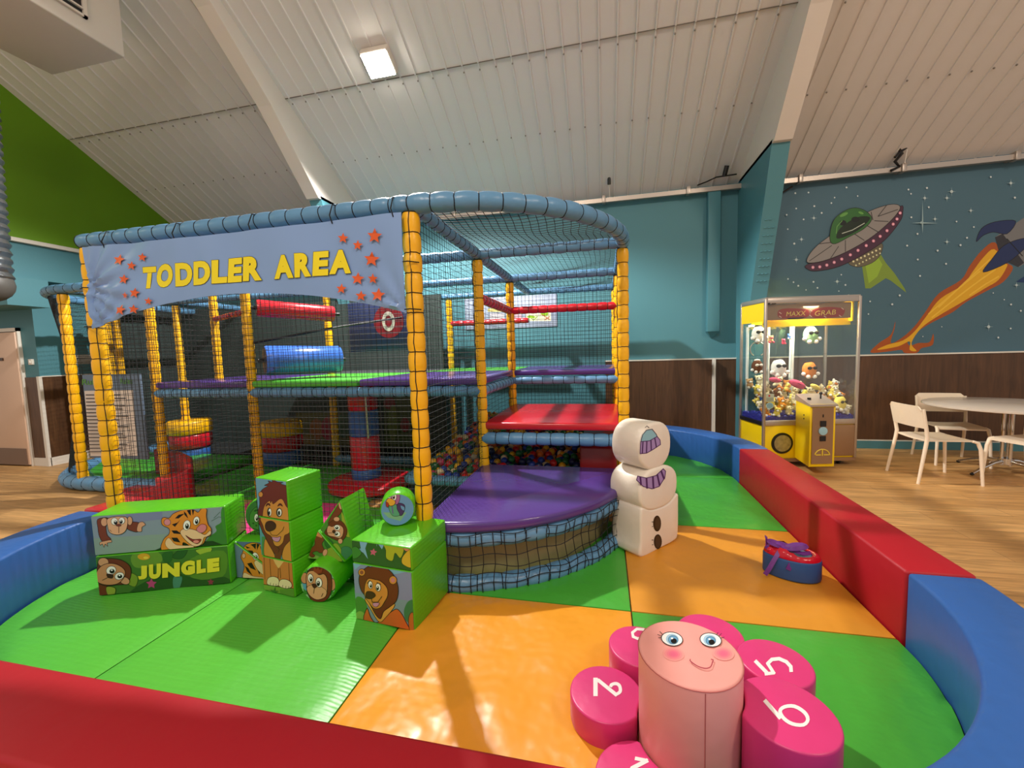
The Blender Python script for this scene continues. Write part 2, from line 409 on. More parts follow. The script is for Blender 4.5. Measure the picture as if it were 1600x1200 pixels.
mb = MB(); mb.sweep([(2.5, 6.44, 3.56), (2.35, 6.45, 3.48), (2.2, 6.46, 3.42), (2.10, 6.47, 3.36), (2.075, 6.475, 3.25), (2.07, 6.48, 2.2), (2.06, 6.48, 1.98)], .012, M_BLACK, 6)
tag(mb.build('cable'), 'black cable running down beside the teal column to the grabber machine', 'cable')
mb = MB(); mb.sweep([(1.28, 6.30, 3.66), (1.40, 6.32, 3.70), (1.52, 6.30, 3.74), (1.78, 6.33, 3.76)], .009, M_BLACK, 6); mb.sweep([(1.62, 6.18, 3.83), (1.60, 6.22, 3.72)], .03, M_BLACK, 8)
tag(mb.build('cable'), 'thin black cable looping below the ceiling left of the teal column', 'cable')
mb = MB(); mb.sweep([(.10, 6.22, 3.93), (.10, 6.24, 3.78)], .022, M_BLACK, 8); mb.sweep([(.10, 6.24, 3.78), (.11, 6.4, 3.64)], .006, M_WHITE, 5)
tag(mb.build('cable_hanger'), 'small black hanger below the ceiling right of the play frame roof', 'hanger')
# left end: green gable over a ledge, lower teal wall, recess wall with the door
mb = MB()
zb = 3.14
mb.add([(-7.55, -1, zb), (-7.55, 6.5, zb), (-7.55, 6.5, cz(6.5)), (-7.55, -1, cz(-1) + .02), (-8.0, -1, zb), (-8.0, 6.5, zb), (-8.0, 6.5, cz(6.5)), (-8.0, -1, cz(-1))],
       [(0, 1, 2, 3), (0, 4, 5, 1), (4, 7, 6, 5)], M_GREENW)
struct(mb.build('wall_gable'), 'lime green gable wall under the ceiling at the left', 'wall')
mb = MB(); mb.box((-8.0, -1, zb - .05), (-7.50, 6.5, zb), M_WHITE); struct(mb.build('trim_10'), 'white ledge below the green gable', 'ledge')
mb = MB(); mb.box((-8.0, 4.29, 0), (-7.85, 6.5, zb), M_TEAL); mb.box((-7.85, 3.2, 2.62), (-7.56, 6.5, zb - .05), M_TEAL)
mb.box((-12, 4.29, 0), (-8.0, 4.4, zb), M_TEAL); struct(mb.build('wall_left'), 'teal wall at the left end of the hall', 'wall')
mb = MB(); mb.box((-9.6, 3.86, 2.25), (-7.48, 4.29, 2.62), M_TEAL); struct(mb.build('trim_11'), 'teal boxed soffit above the cream door', 'soffit')
mb = MB(); mb.box((-8.12, 4.275, .12), (-7.85, 4.29, 1.29), M_DADO); mb.box((-7.85, 4.3, .12), (-7.835, 6.48, 1.29), M_DADO); struct(mb.build('trim_12'), 'dark wood dado at the left corner beside the door', 'dado')
mb = MB(); mb.box((-8.12, 4.27, 0), (-7.83, 4.29, .12), M_WHITE); mb.box((-7.85, 4.29, 0), (-7.825, 6.47, .12), M_WHITE); mb.box((-7.87, 4.262, 0), (-7.825, 4.30, 1.30), M_WHITE); mb.box((-7.85, 4.3, 1.29), (-7.83, 6.47, 1.305), M_WHITE)
struct(mb.build('baseboard_left'), 'cream skirting and corner strip at the left wall', 'skirting board')
M_DOOR = mat('door_paint', '#d9b9a0', .45, noise=.03)
d = MB().box((-9.1, 4.235, .02), (-8.15, 4.275, 1.94), M_DOOR, bev=.006).build('door_1'); struct(d, 'cream door at the far left with a metal kick plate', 'door')
MB().box((-9.05, 4.225, .02), (-8.18, 4.235, .26), mat('kick_plate', '#8a7466', .4, metal=.5)).build('kick_plate', d)
MB().box((-8.62, 4.222, 1.54), (-8.42, 4.235, 1.58), mat('door_sign_brown', '#4a3226', .4)).build('door_sign', d)
mb = MB(); mb.box((-9.2, 4.25, 0), (-9.1, 4.29, 2.02), M_WHITE); mb.box((-8.15, 4.25, 0), (-8.12, 4.29, 2.0), M_WHITE); mb.box((-9.2, 4.25, 1.95), (-8.12, 4.29, 2.0), M_WHITE); struct(mb.build('trim_13'), 'door frame of the cream door', 'door frame')
sw = MB().box((-7.99, 4.26, 1.47), (-7.92, 4.29, 1.55), M_WHITE, bev=.004).build('light_switch'); tag(sw, 'small white light switch on the teal wall right of the cream door', 'switch')
MB().box((-7.97, 4.252, 1.49), (-7.94, 4.26, 1.53), mat('switch_rocker', '#f0eee8', .3), bev=.002).build('rocker', sw)
nt_ = MB().box((-7.85, 4.66, 1.46), (-7.838, 4.98, 1.60), M_WHITE, bev=.002).build('notice'); tag(nt_, 'small white notice on the teal wall behind the left play frame', 'notice')
mb = MB()
for i in range(4): mb.box((-7.838, 4.69, 1.575 - i * .028), (-7.836, 4.94 - .04 * (i % 2), 1.583 - i * .028), INK)
mb.build('printed_lines', nt_)
# air unit hanging from the ceiling, top left
t = thing('air_conditioning_unit', 'white boxy air unit with a black slotted vent under the ceiling', 'air unit', (-4.97, 2.6, 4.4))
M_AC = mat('white_casing', '#cfc5b9', .5, noise=.04)
MB().box((-5.45, 1.6, 4.40), (-4.49, 3.35, 5.15), M_AC, bev=.012).build('casing', t)
mb = MB(); mb.box((-4.492, 1.7, 4.55), (-4.482, 3.02, 4.90), M_BLACK); mb.build('vent', t)
mb = MB()
for i in range(4): mb.box((-4.49, 1.7, 4.59 + i * .085), (-4.462, 3.02, 4.605 + i * .085), M_AC)
mb.box((-4.49, 3.02, 4.53), (-4.465, 3.05, 4.92), M_AC); mb.box((-4.49, 1.7, 4.53), (-4.465, 3.05, 4.55), M_AC); mb.build('vent_slats', t)
mb = MB()
for y in (1.8, 3.2):
    for x in (-5.35, -4.6): mb.sweep([(x, y, 5.15), (x, y, cz(y))], .01, M_ALU, 6)
mb.build('hanging_rods', t)
# silver duct hanging at the left edge
t = thing('flexible_duct', 'silver ribbed flexible duct hanging at the left edge', 'duct', (-5.84, 3.0, 2.0))
mb = MB(); P = []; Q = []
for i in range(90):
    P.append((-5.98 - .10 * math.sin(i / 89 * PI / 2), 3.0, 4.3 - i / 89 * 2.0)); Q.append(.19 + .012 * math.sin(i * 1.7))
mb.sweep(P, Q, mat('duct_foil', '#8f9295', .3, metal=.85, bump=.3, bscale=30), 18); mb.build('duct_sleeve', t)
mb = MB(); mb.ball((-6.08, 3.0, 2.29), .20, mat('duct_grey', '#55534f', .5), 16, 10, (1, 1, .9)); mb.build('outlet_bowl', t)
mb = MB(); mb.sweep([(-5.98, 3.0, 4.3), (-5.98, 3.0, cz(3.0))], .012, M_ALU, 6); mb.build('hanging_rod', t)
# ceiling lamp
t = thing('ceiling_lamp', 'bright white floodlight fixed under the ribbed ceiling', 'lamp', LAMP)
sl = Vector((0, -.5, -.866)); Mq = Matrix.Translation(LAMP) @ sl.to_track_quat('Z', 'Y').to_matrix().to_4x4()
mb = MB(); mb.box((-.17, -.14, -.10), (.17, .14, .0), M_AC, M=Mq, bev=.02); mb.box((-.02, -.02, -.28), (.02, .02, -.10), M_AC, M=Mq); mb.build('housing', t)
M_GLOW = mat('lamp_glow', '#fff4e4', .3, emit=60); MB().box((-.15, -.12, .0), (.15, .12, .012), M_GLOW, M=Mq).build('lens', t)
# wall mural: flying saucer, rocket with flames, stars, all painted on the wall
WP = (0, 6.5, 0); WN = (0, -1, 0)
def mural(name, label, cat):
    p = Pic(WP, WN, (1200, 240, 3.75), step=.00025); p.k = 4; p.name = name; p.label = label; p.cat = cat; return p
def endmural(p):
    c = sum(p.mb.v, Vector()) / len(p.mb.v); o = p.mb.build(p.name, None, loc=c); tag(o, p.label, p.cat)
p = mural('flame_painting', 'orange and yellow rocket flame painted on the teal wall', 'wall painting')
p.shape([(1330, 520), (1250, 570), (1180, 660), (1130, 740), (1000, 820), (920, 930), (860, 1010), (790, 1075), (720, 1110), (740, 1030), (745, 985), (720, 1060), (650, 1110), (600, 1165), (700, 1160), (780, 1150), (800, 1168), (870, 1168), (900, 1140), (965, 1120), (968, 1055), (945, 1105), (880, 1110), (830, 1125), (820, 1090), (880, 1040), (960, 990), (1080, 930), (1160, 870), (1290, 800), (1380, 750), (1435, 670), (1390, 630)], '#a8531c', 0)
p.shape([(1325, 560), (1260, 610), (1200, 690), (1140, 770), (1010, 850), (930, 950), (860, 1040), (790, 1095), (700, 1120), (640, 1150), (760, 1130), (830, 1100), (830, 1150), (870, 1155), (840, 1110), (900, 1020), (1000, 950), (1120, 880), (1270, 790), (1350, 740), (1400, 660), (1390, 640)], '#e2ac20', 0)
for (a, b) in (((1300, 620), (1000, 900)), ((1330, 680), (1060, 880)), ((1270, 720), (960, 960)), ((1350, 720), (1180, 830)), ((1240, 690), (940, 940))): p.line([a, ((a[0] + b[0]) / 2 + 8, (a[1] + b[1]) / 2 - 10), b], 8, '#f0c23a')
endmural(p)
p = mural('rocket_painting', 'grey rocket with blue fins painted at the right end of the wall', 'wall painting')
p.fill([(1330, 490), (1500, 375), (1760, 240), (1880, 300), (1800, 460), (1560, 610), (1470, 665), (1410, 640), (1360, 600)], '#77787a')
p.fill([(1330, 490), (1375, 470), (1450, 570), (1500, 640), (1465, 665), (1410, 640), (1355, 590)], '#33333a')
p.shape([(1220, 515), (1250, 440), (1330, 400), (1450, 395), (1400, 470), (1320, 460), (1260, 480)], '#23315e', 3)
p.shape([(1260, 695), (1310, 620), (1380, 540), (1480, 500), (1560, 500), (1500, 560), (1400, 640)], '#23315e', 3)
p.fill([(1450, 752), (1500, 720), (1600, 700), (1560, 760)], '#1f3a66')
p.line([(1400, 500), (1490, 600)], 5, '#1a1a1e'); endmural(p)
p = mural('flying_saucer_painting', 'flying saucer with a green dome painted on the teal wall', 'wall painting')
p.fill([(550, 655), (660, 590), (690, 640), (740, 700), (800, 790), (810, 815), (720, 745), (690, 730), (600, 790), (570, 790)], '#7f9a3a')
p.fill([(570, 650), (640, 600), (670, 650), (640, 720), (590, 760)], '#94b83a')
p.shape([(475, 625), (655, 525), (662, 585), (610, 640), (520, 665)], '#6b6450', 2)
for i in range(8): p.ell(500 + i * 22, 632 - i * 10.5, 6, 6, '#e9e2b4', 0); p.ell(515 + i * 20, 655 - i * 10, 5, 5, '#d9d9a8', 0)
p.shape([(228, 650), (235, 680), (290, 688), (420, 660), (560, 590), (680, 510), (770, 400), (788, 345), (770, 310), (600, 460), (400, 600)], '#4a2b40', 3)
for i, (x, y) in enumerate([(262, 667), (302, 664), (343, 654), (386, 638), (430, 619), (480, 594), (525, 568), (573, 540), (615, 513), (654, 486), (694, 453), (730, 415), (752, 385), (770, 350)]): p.ell(x, y, 9, 9, '#e38fa8', 0); p.ell(x, y, 4, 4, '#f6d6dd', 0)
p.shape([(230, 640), (235, 600), (280, 545), (350, 490), (480, 400), (600, 335), (700, 302), (760, 303), (765, 335), (700, 410), (590, 500), (450, 580), (320, 630)], '#8f8a86', 3)
for (a, b) in (((240, 630), (370, 540)), ((360, 620), (410, 545)), ((450, 575), (450, 510)), ((560, 510), (500, 470)), ((640, 460), (570, 420)), ((700, 400), (620, 395)), ((755, 330), (640, 370)), ((300, 530), (380, 520)), ((600, 345), (610, 390)), ((690, 305), (640, 370))): p.line([a, b], 4, '#3a3634')
p.shape([(360, 510), (365, 440), (390, 380), (450, 335), (510, 320), (570, 340), (603, 385), (560, 440), (470, 490), (390, 530)], '#2f6a2c', 3)
p.shape([(400, 500), (410, 450), (470, 400), (540, 370), (595, 380), (540, 440), (470, 480)], '#12240f', 0)
p.ell(435, 408, 20, 16, '#08100a', 0); p.ell(508, 388, 24, 16, '#08100a', 0); p.ell(440, 360, 26, 9, '#63a04a', 0, -25); p.ell(540, 350, 16, 7, '#63a04a', 0, 20)
p.line([(395, 470), (400, 430), (430, 395)], 4, '#6aa855'); p.line([(430, 470), (490, 450), (560, 410)], 4, '#c9d3c4'); endmural(p)
p = mural('star_painting', 'white stars painted across the teal mural wall', 'wall painting')
random.seed(11)
for (x, y, r_) in [(160, 232, 9), (237, 228, 8), (390, 258, 7), (371, 290, 8), (165, 322, 8), (271, 308, 9), (314, 348, 9), (268, 378, 11), (208, 386, 8), (115, 443, 7), (195, 503, 11), (153, 528, 10), (165, 622, 12), (428, 710, 7), (404, 750, 12), (452, 770, 9), (265, 752, 9), (148, 754, 8), (116, 735, 8), (176, 775, 9), (288, 787, 8), (413, 806, 6), (458, 200, 9), (523, 250, 7), (820, 212, 9), (835, 237, 8), (928, 203, 10), (915, 262, 12), (1072, 224, 14), (1044, 262, 12), (938, 316, 9), (836, 375, 9), (897, 407, 14), (974, 385, 11), (1183, 336, 11), (1099, 400, 8), (1200, 432, 8), (871, 472, 9), (1160, 495, 9), (1043, 519, 11), (1122, 538, 10), (810, 541, 9), (988, 570, 10), (872, 622, 9), (1037, 647, 9), (885, 718, 9), (1298, 140, 9), (1415, 176, 13), (1438, 261, 10), (766, 832, 10), (722, 884, 10), (593, 867, 8), (583, 941, 7), (1447, 772, 11), (1415, 885, 9), (1472, 922, 9), (1375, 857, 6), (1284, 1015, 14), (1340, 1078, 9), (1412, 1025, 8), (900, 1072, 5), (1010, 1015, 5), (1310, 818, 6), (105, 362, 8), (218, 800, 6), (466, 830, 6), (1550, 300, 8), (1580, 860, 8)]:
    p.ell(x, y, r_ * .62, r_ * .62, '#cfdde0', 0, n=8)
    if r_ > 10: p.fill([(x - r_ * 2, y), (x, y - 1.6), (x + r_ * 2, y), (x, y + 1.6)], '#a9c4c8'); p.fill([(x, y - r_ * 2), (x + 1.6, y), (x, y + r_ * 2), (x - 1.6, y)], '#a9c4c8')
p.fill([(835, 409), (897, 406), (990, 411), (897, 413)], '#9db9bd'); p.fill([(897, 280), (901, 407), (897, 470), (894, 407)], '#9db9bd'); endmural(p)
# shoe-rule poster on the back wall, seen through the nets
t = thing('poster', 'pale landscape poster with tick and cross pictures on the back wall', 'poster', (-1.3, 6.49, 2.07))
MB().box((-2.2, 6.485, 1.83), (-.70, 6.5, 2.33), mat('poster_frame', '#a9b6cf', .3), bev=.004).build('poster_sheet', t)
p = Pic((0, 6.485, 0), WN, (740, 440, 6.667)); p.fill([(545, 315), (675, 315), (675, 410), (545, 410)], '#efe9c8'); p.fill([(680, 315), (805, 315), (805, 410), (680, 410)], '#efe9c8')
p.shape([(560, 365), (590, 350), (640, 365), (630, 380), (570, 378)], '#93bf2a', 0); p.line([(600, 380), (625, 402), (665, 362)], 8, '#7fae28'); p.ell(740, 335, 40, 24, '#93bf2a', 0); p.line([(715, 345), (790, 395)], 8, '#c0482a'); p.line([(790, 365), (740, 400)], 8, '#c0482a')
p.fill([(150, 280), (320, 280), (320, 315), (150, 315)], '#e8d98a'); p.fill([(170, 330), (320, 330), (320, 400), (170, 400)], '#d9d2dc'); p.fill([(420, 340), (500, 340), (500, 395), (420, 395)], '#c9a8b8')
p.build(t)

# ================================================================== SOFT PLAY AREA: mats and low walls
GREEN = vinyl('green', '#55b83a', bscale=7, bump=.3, stripes=('Y', 16, .12))
GREEN2 = vinyl('green_plain', '#44a636', bscale=6, bump=.4)
ORANGE = vinyl("orange", "#e69c2c", bscale=2.6, bump=1.0, rough=.30)
ORANGE2 = vinyl('orange_matt', '#d8932c', bscale=3.0, bump=.6, rough=.42)
for m_, d_ in ((ORANGE, .038), (ORANGE2, .04), (GREEN2, .03)):
    for n_ in m_.node_tree.nodes:
        if n_.type == 'BUMP': n_.inputs['Distance'].default_value = d_
PINKM = vinyl('pink_mat', '#e0458c')
RED = vinyl('red', '#ad1626', bscale=4, bump=.35, rough=.5, spec=.35)
RED2 = vinyl('red_bright', '#c41e2c', bscale=4, bump=.3, rough=.25)
BLUE = vinyl('blue', '#2d5fa8', bscale=5, bump=.6, rough=.45, aniso=(1, 1, .35))
PURPLE = vinyl('purple', '#553b88', bscale=3, bump=.3, rough=.2)
YEL = vinyl('yellow', '#fbbb10', bscale=9, bump=.35, rough=.36)
LBLUE = vinyl('light_blue', '#5f93bd', bscale=9, bump=.35, rough=.34)
NET = mat('net_cord', '#0f1114', .75)
def corner(x, y, c, q, r_):
    dx, dy = x - c[0], y - c[1]
    if dx * q[0] > 0 and dy * q[1] > 0:
        d = math.hypot(dx, dy)
        if d > r_: return c[0] + dx * r_ / d, c[1] + dy * r_ / d
    return x, y
def floor_mat(x0, x1, y0, y1, M, label, arc=None, wr=.003, seed=1, h=.042):
    random.seed(seed); nx = max(10, int((x1 - x0) / .05)); ny = max(10, int((y1 - y0) / .05)); g = .004
    ph = [(random.uniform(3, 9), random.uniform(-6, 6), random.uniform(0, 6)) for _ in range(5)]
    mb = MB(); vs = []
    for j in range(ny + 1):
        for i in range(nx + 1):
            x = x0 + g + (x1 - x0 - 2 * g) * i / nx; y = y0 + g + (y1 - y0 - 2 * g) * j / ny
            e = min(i, nx - i, j, ny - j)
            z = h - (.012 if e == 0 else .002 if e == 1 else 0)
            if e > 1: z += wr * sum(math.sin(a * x * 2 + b * y * 2 + c_) for a, b, c_ in ph) / 3
            if arc: x, y = corner(x, y, *arc)
            vs.append((x, y, z))
    fs = [(j * (nx + 1) + i, j * (nx + 1) + i + 1, (j + 1) * (nx + 1) + i + 1, (j + 1) * (nx + 1) + i) for j in range(ny) for i in range(nx)]
    rim = [i for i in range(nx + 1)] + [j * (nx + 1) + nx for j in range(1, ny + 1)] + [ny * (nx + 1) + i for i in range(nx - 1, -1, -1)] + [j * (nx + 1) for j in range(ny - 1, 0, -1)]
    b = len(vs); vs += [(vs[i][0], vs[i][1], .001) for i in rim]; n = len(rim)
    fs += [(rim[k], b + k, b + (k + 1) % n, rim[(k + 1) % n]) for k in range(n)]
    mb.add([Vector(v) for v in vs], fs, M, True)
    o = mb.build('floor_mat', None, loc=((x0 + x1) / 2, (y0 + y1) / 2, 0)); return tag(o, label, 'floor mat', None)
floor_mat(-3.50, -2.28, 1.0, 2.22, GREEN, 'green floor mat in the left corner, in front of the two long jungle blocks', ((-2.28, 2.22), (-1, -1), 1.21), seed=2)
floor_mat(-2.28, -1.07, 1.0, 2.23, GREEN, 'green floor mat carrying the lion block stack', seed=3)
floor_mat(-1.07, .13, 1.0, 2.23, ORANGE, 'shiny wrinkled orange floor mat beside the big lion cube', wr=.007, seed=4)
floor_mat(.13, 1.36, 1.0, 2.23, GREEN2, 'green floor mat behind the pink octopus seat', ((.16, 2.2), (1, -1), 1.2), seed=5)
floor_mat(-1.07, .13, 2.23, 3.43, GREEN2, 'green floor mat under the curved front of the purple platform', seed=6)
floor_mat(.13, 1.36, 2.23, 3.43, ORANGE2, 'orange floor mat carrying the toy shoe', wr=.006, seed=7)
floor_mat(.16, 1.36, 3.43, 4.75, GREEN2, 'wrinkled green floor mat behind the snowman blocks', wr=.007, seed=8)
floor_mat(.16, 1.36, 4.75, 5.85, GREEN2, 'far green floor mat in the curve of the back blue wall', ((.16, 4.65), (1, 1), 1.2), seed=9)
floor_mat(-3.48, -2.28, 2.24, 3.47, PINKM, 'pink floor mat inside the toddler frame behind the jungle blocks', seed=10)
floor_mat(-2.28, -1.07, 2.24, 3.43, GREEN2, 'green floor mat inside the toddler frame left of the purple platform', seed=11)
floor_mat(-4.70, -2.30, 3.49, 4.72, GREEN2, 'green floor mat under the raised decks by the red base disc', seed=12)
mb = MB(); mb.box((-7.4, 4.74, 0), (-2.3, 6.2, .03), M_DARK); tag(mb.build('dark_floor_sheet', None, loc=(-4.8, 5.4, 0)), 'dark floor sheet deep under the raised decks', 'floor mat')  # plain dark sheet over the floor behind the green mat
def wall_arc(c, r0, r1, a0, a1, M, label, h=.385, n=28):
    P = []
    for i in range(n + 1):
        a = R(a0 + (a1 - a0) * i / n); P.append((c[0] + r1 * math.cos(a), c[1] + r1 * math.sin(a)))
    for i in range(n, -1, -1):
        a = R(a0 + (a1 - a0) * i / n); P.append((c[0] + r0 * math.cos(a), c[1] + r0 * math.sin(a)))
    if a1 < a0: P.reverse()
    am = R((a0 + a1) / 2); L = (c[0] + (r0 + r1) / 2 * math.cos(am), c[1] + (r0 + r1) / 2 * math.sin(am), 0)
    o = MB().prism(P, .001, h, M, bev=.016).build('padded_low_wall', None, loc=L); return tag(o, label, 'padded wall')
def wall_box(x0, x1, y0, y1, M, label, h=.385):
    o = MB().box((x0, y0, .001), (x1, y1, h), M, bev=.016).build('padded_low_wall', None, loc=((x0 + x1) / 2, (y0 + y1) / 2, 0)); return tag(o, label, 'padded wall')
wall_box(-2.28, .155, .715, .996, RED, 'long red padded wall across the front, nearest of all')
wall_arc((.16, 2.2), 1.205, 1.485, -89.8, -.2, BLUE, 'curved blue padded wall at the right front corner by the octopus')
wall_box(1.365, 1.645, 2.205, 4.645, RED, 'straight red padded wall along the right side beside the toy shoe')
wall_arc((.16, 4.65), 1.205, 1.485, .2, 92, BLUE, 'curved blue padded wall in the back right corner before the grabber machine')
wall_arc((-2.28, 2.21), 1.22, 1.50, 180.2, 269.8, BLUE, 'curved blue padded wall on the left beside the long jungle blocks')
wall_box(-3.80, -3.53, 2.23, 2.52, RED2, 'red padded wall behind the left yellow post')
# red steps between the two frames
t = thing('foam_steps', 'red foam steps seen through the net behind the left post', 'foam steps', (-4.3, 3.4, 0))
MB().prism([(-5.0, 3.18), (-4.42, 3.18), (-4.42, 3.46), (-5.0, 3.70)], .001, .13, RED2, bev=.012).build('lower_step', t)
MB().prism([(-4.41, 3.18), (-4.02, 3.18), (-4.28, 3.38), (-4.41, 3.46)], .001, .30, RED2, bev=.012).build('upper_step', t)
def xz(poly, y0, y1, M, name, par): return MB().prism([(x, z) for x, z in poly], -y1, -y0, M, M=Matrix(((1, 0, 0, 0), (0, 0, -1, 0), (0, 1, 0, 0), (0, 0, 0, 1))), bev=.01).build(name, par)
xz([(-4.95, .002), (-3.92, .002), (-3.92, .42), (-4.2, .30), (-4.5, .17), (-4.95, .07)], 3.12, 3.175, RED, 'side_cheek', t)
MB().prism([(-3.92, 3.18), (-4.33, 3.52), (-4.75, 3.73), (-5.2, 3.82), (-5.2, 3.77), (-4.78, 3.68), (-4.38, 3.47), (-4.0, 3.18)][::-1], .001, .43, RED, bev=.012).build('back_cheek', t)

# ================================================================== PLAY FRAMES
def pads(path, r_, M, name, parent, seg=.115, sides=12, lace=True, closed=False, line=None, pinch=.14):
    """foam-padded pipe: cushions drawn in by a black lace at every pinch"""
    path = [Vector(p) for p in path]; L = [0]
    for a, b in zip(path[:-1], path[1:]): L.append(L[-1] + (b - a).length)
    tot = L[-1]; n = max(1, round(tot / seg)); k = 5
    def at(s):
        for i in range(len(L) - 1):
            if s <= L[i + 1] or i == len(L) - 2:
                t = (s - L[i]) / max(1e-9, L[i + 1] - L[i]); return path[i].lerp(path[i + 1], min(1, max(0, t)))
    P = []; Q = []
    rnd = random.Random(int(tot * 1000) + int(path[0].x * 77))
    for i in range(n):
        w_ = rnd.uniform(.97, 1.03)
        for j in range(k):
            s = (i + j / k) / n * tot; P.append(at(s)); Q.append(r_ * (w_ * (1 - pinch * (1 - math.sin(PI * (j / k)) ** .45)) if j else 1 - pinch))
    P.append(at(tot)); Q.append(r_ * (1 - pinch))
    o = MB().sweep(P, Q, M, sides).build(name, parent)
    if lace:
        mb = MB()
        for i in range(0, n + 1):
            c = at(i / n * tot); d = (at(min(tot, i / n * tot + .01)) - at(max(0, i / n * tot - .01))).normalized()
            u = d.orthogonal().normalized(); v = d.cross(u); rr = r_ * (1 - pinch) + .001
            ss = max(8, sides - 2)
            mb.sweep([c + (u * math.cos(2 * PI * q / ss) + v * math.sin(2 * PI * q / ss)) * rr + d * rnd.uniform(-.002, .002) for q in range(ss)], .0032, NET, 4, closed=True)
        if line:
            lv = Vector(line).normalized(); mb.sweep([at(i / (2 * n) * tot) + lv * (r_ * (1.0 if i % 2 else .9) + .001) + Vector((rnd.uniform(-.004, .004), 0, 0)) for i in range(2 * n + 1)], .003, NET, 4)
        mb.build('lacing', o, world=False) if False else _lace(mb, o, parent)
    return o
def _lace(mb, o, parent):
    l = mb.build('lacing', None, loc=None); off = Vector((0, 0, 0)); p = parent
    while p is not None: off += p.location; p = p.parent
    l.data.transform(Matrix.Translation(-off)); l.parent = o
def net(fn, nu, nv, parent, name='net', r_=.0013, su=10, sv=10, wob=.004, seed=1, M=None):
    """knotted net: cords both ways over the patch fn(u, v), a little slack"""
    rnd = random.Random(seed); mb = MB(); M = M or NET
    ph = [rnd.uniform(0, 6) for _ in range(6)]
    def g(u, v):
        p = Vector(fn(u, v)); e = math.sin(PI * min(1, max(0, u))) * math.sin(PI * min(1, max(0, v)))
        k = wob * e
        return p + Vector((math.sin(7 * u + 5 * v + ph[0]), math.sin(9 * u - 6 * v + ph[1]), math.sin(6 * u + 8 * v + ph[2]))) * k * 2
    for i in range(nu + 1): mb.sweep([g(i / nu, j / su) for j in range(su + 1)], r_, M, 3, caps=False)
    for j in range(nv + 1): mb.sweep([g(i / sv, j / nv) for i in range(sv + 1)], r_, M, 3, caps=False)
    return mb.build(name, parent)
def flat(P, U, V): P, U, V = Vector(P), Vector(U), Vector(V); return lambda u, v: P + U * u + V * v
XL, XA, XB, XM, XRr = -4.685, -3.465, -2.255, -1.055, .155
Y0, Y1, Y2, Y3 = 2.225, 3.49, 4.74, 5.92
ZT = 2.30
fr = thing('toddler_play_frame', 'netted soft play frame with yellow padded posts, blue top rail and curved corner', 'play frame', (-1.6, 3.8, 0))
def post(x, y, z0=.02, z1=ZT - .05, r_=.048, parent=fr, sides=12, line=(.3, -1, 0), lace=True): return pads([(x, y, z0), (x, y, z1)], r_, YEL, 'post', parent, .11, sides, lace, line=line)
post(XA, Y0, .30, r_=.05, sides=18, line=(.8, -.6, 0)); post(XM, Y0, .03, r_=.052, sides=20, line=(.2, -1, 0)); post(XRr, Y1, .03, r_=.046, sides=16, line=(-1, -.2, 0))
post(XM, Y1, .2, r_=.046, line=(-.9, -.6, 0)); post(XM, Y2); post(XA, Y1); post(XL, Y1); post(XA, Y2, .02); post(XB, Y3); post(XL, Y3); post(XRr, Y2); post(XRr, Y3)
post(-4.40, 3.98, 1.2, r_=.044)
def beam(a, b, z=ZT, r_=.05, M=LBLUE, name='rail', seg=.11, **k): return pads([(a[0], a[1], z), (b[0], b[1], z)], r_, M, name, fr, seg, **k)
beam((XA - .05, Y0), (XM, Y0), name='top_rail', r_=.053, sides=18)
def arcpts(c, r_, a0, a1, z, n=24): return [(c[0] + r_ * math.cos(R(a0 + (a1 - a0) * i / n)), c[1] + r_ * math.sin(R(a0 + (a1 - a0) * i / n)), z) for i in range(n + 1)]
AC_ = (XM, Y1); AR = 1.24
def toparc(i, n=26): a = R(-90 + 90 * i / n); return (XM + 1.21 * math.cos(a), Y1 + 1.265 * math.sin(a), ZT)
pads([toparc(i) for i in range(27)], .055, LBLUE, 'top_rail', fr, .13, sides=20)
for a, b in (((XM, Y0), (XM, Y1)), ((XM, Y1), (XM, Y2)), ((XM, Y1), (XRr, Y1)), ((XL, Y1), (XM, Y1)), ((XL, Y2), (XM, Y2)), ((XM, Y2), (XRr, Y2)), ((XB, Y3), (XRr, Y3)), ((XRr, Y1), (XRr, Y3)), ((XA, Y0), (XA, Y1)), ((XM, Y2), (XM, Y3)), ((XL, Y3), (XB, Y3)), ((XB, 2.9), (XM, 2.9))):
    if b == (XM, 2.9): continue
    beam(a, b, name='top_rail', r_=.046)
# rails of the decks
for a, b, z in (((XL, Y1), (XA, Y1), 1.12), ((XA, Y1), (XM, Y1), 1.12), ((XM, Y1), (XM, Y2), 1.12), ((XM, Y2), (XRr, Y2), 1.12), ((XM, Y1), (XRr, Y1), .70), ((-1.80, Y1 + .02), (XM, Y1), .29), ((XA, Y2), (XB, Y2), .12), ((-1.80, Y1), (-1.80, Y3), .3)):
    beam(a, b, z, r_=.05 if z != .70 else .056, name='deck_rail', seg=.12, sides=14)
beam((XM, Y2), (XRr, Y2), 1.93, M=RED2, name='guard_rail', r_=.045, sides=14); beam((XM, Y1), (XM, Y2), 1.93, M=RED2, name='guard_rail', r_=.045, sides=14)
beam((-4.40, 3.98), (XA, Y1), 1.93, M=RED2, name='guard_rail', r_=.03)
beam((XB, Y3), (XM, Y3), 1.9, M=RED2, name='guard_rail', r_=.04)
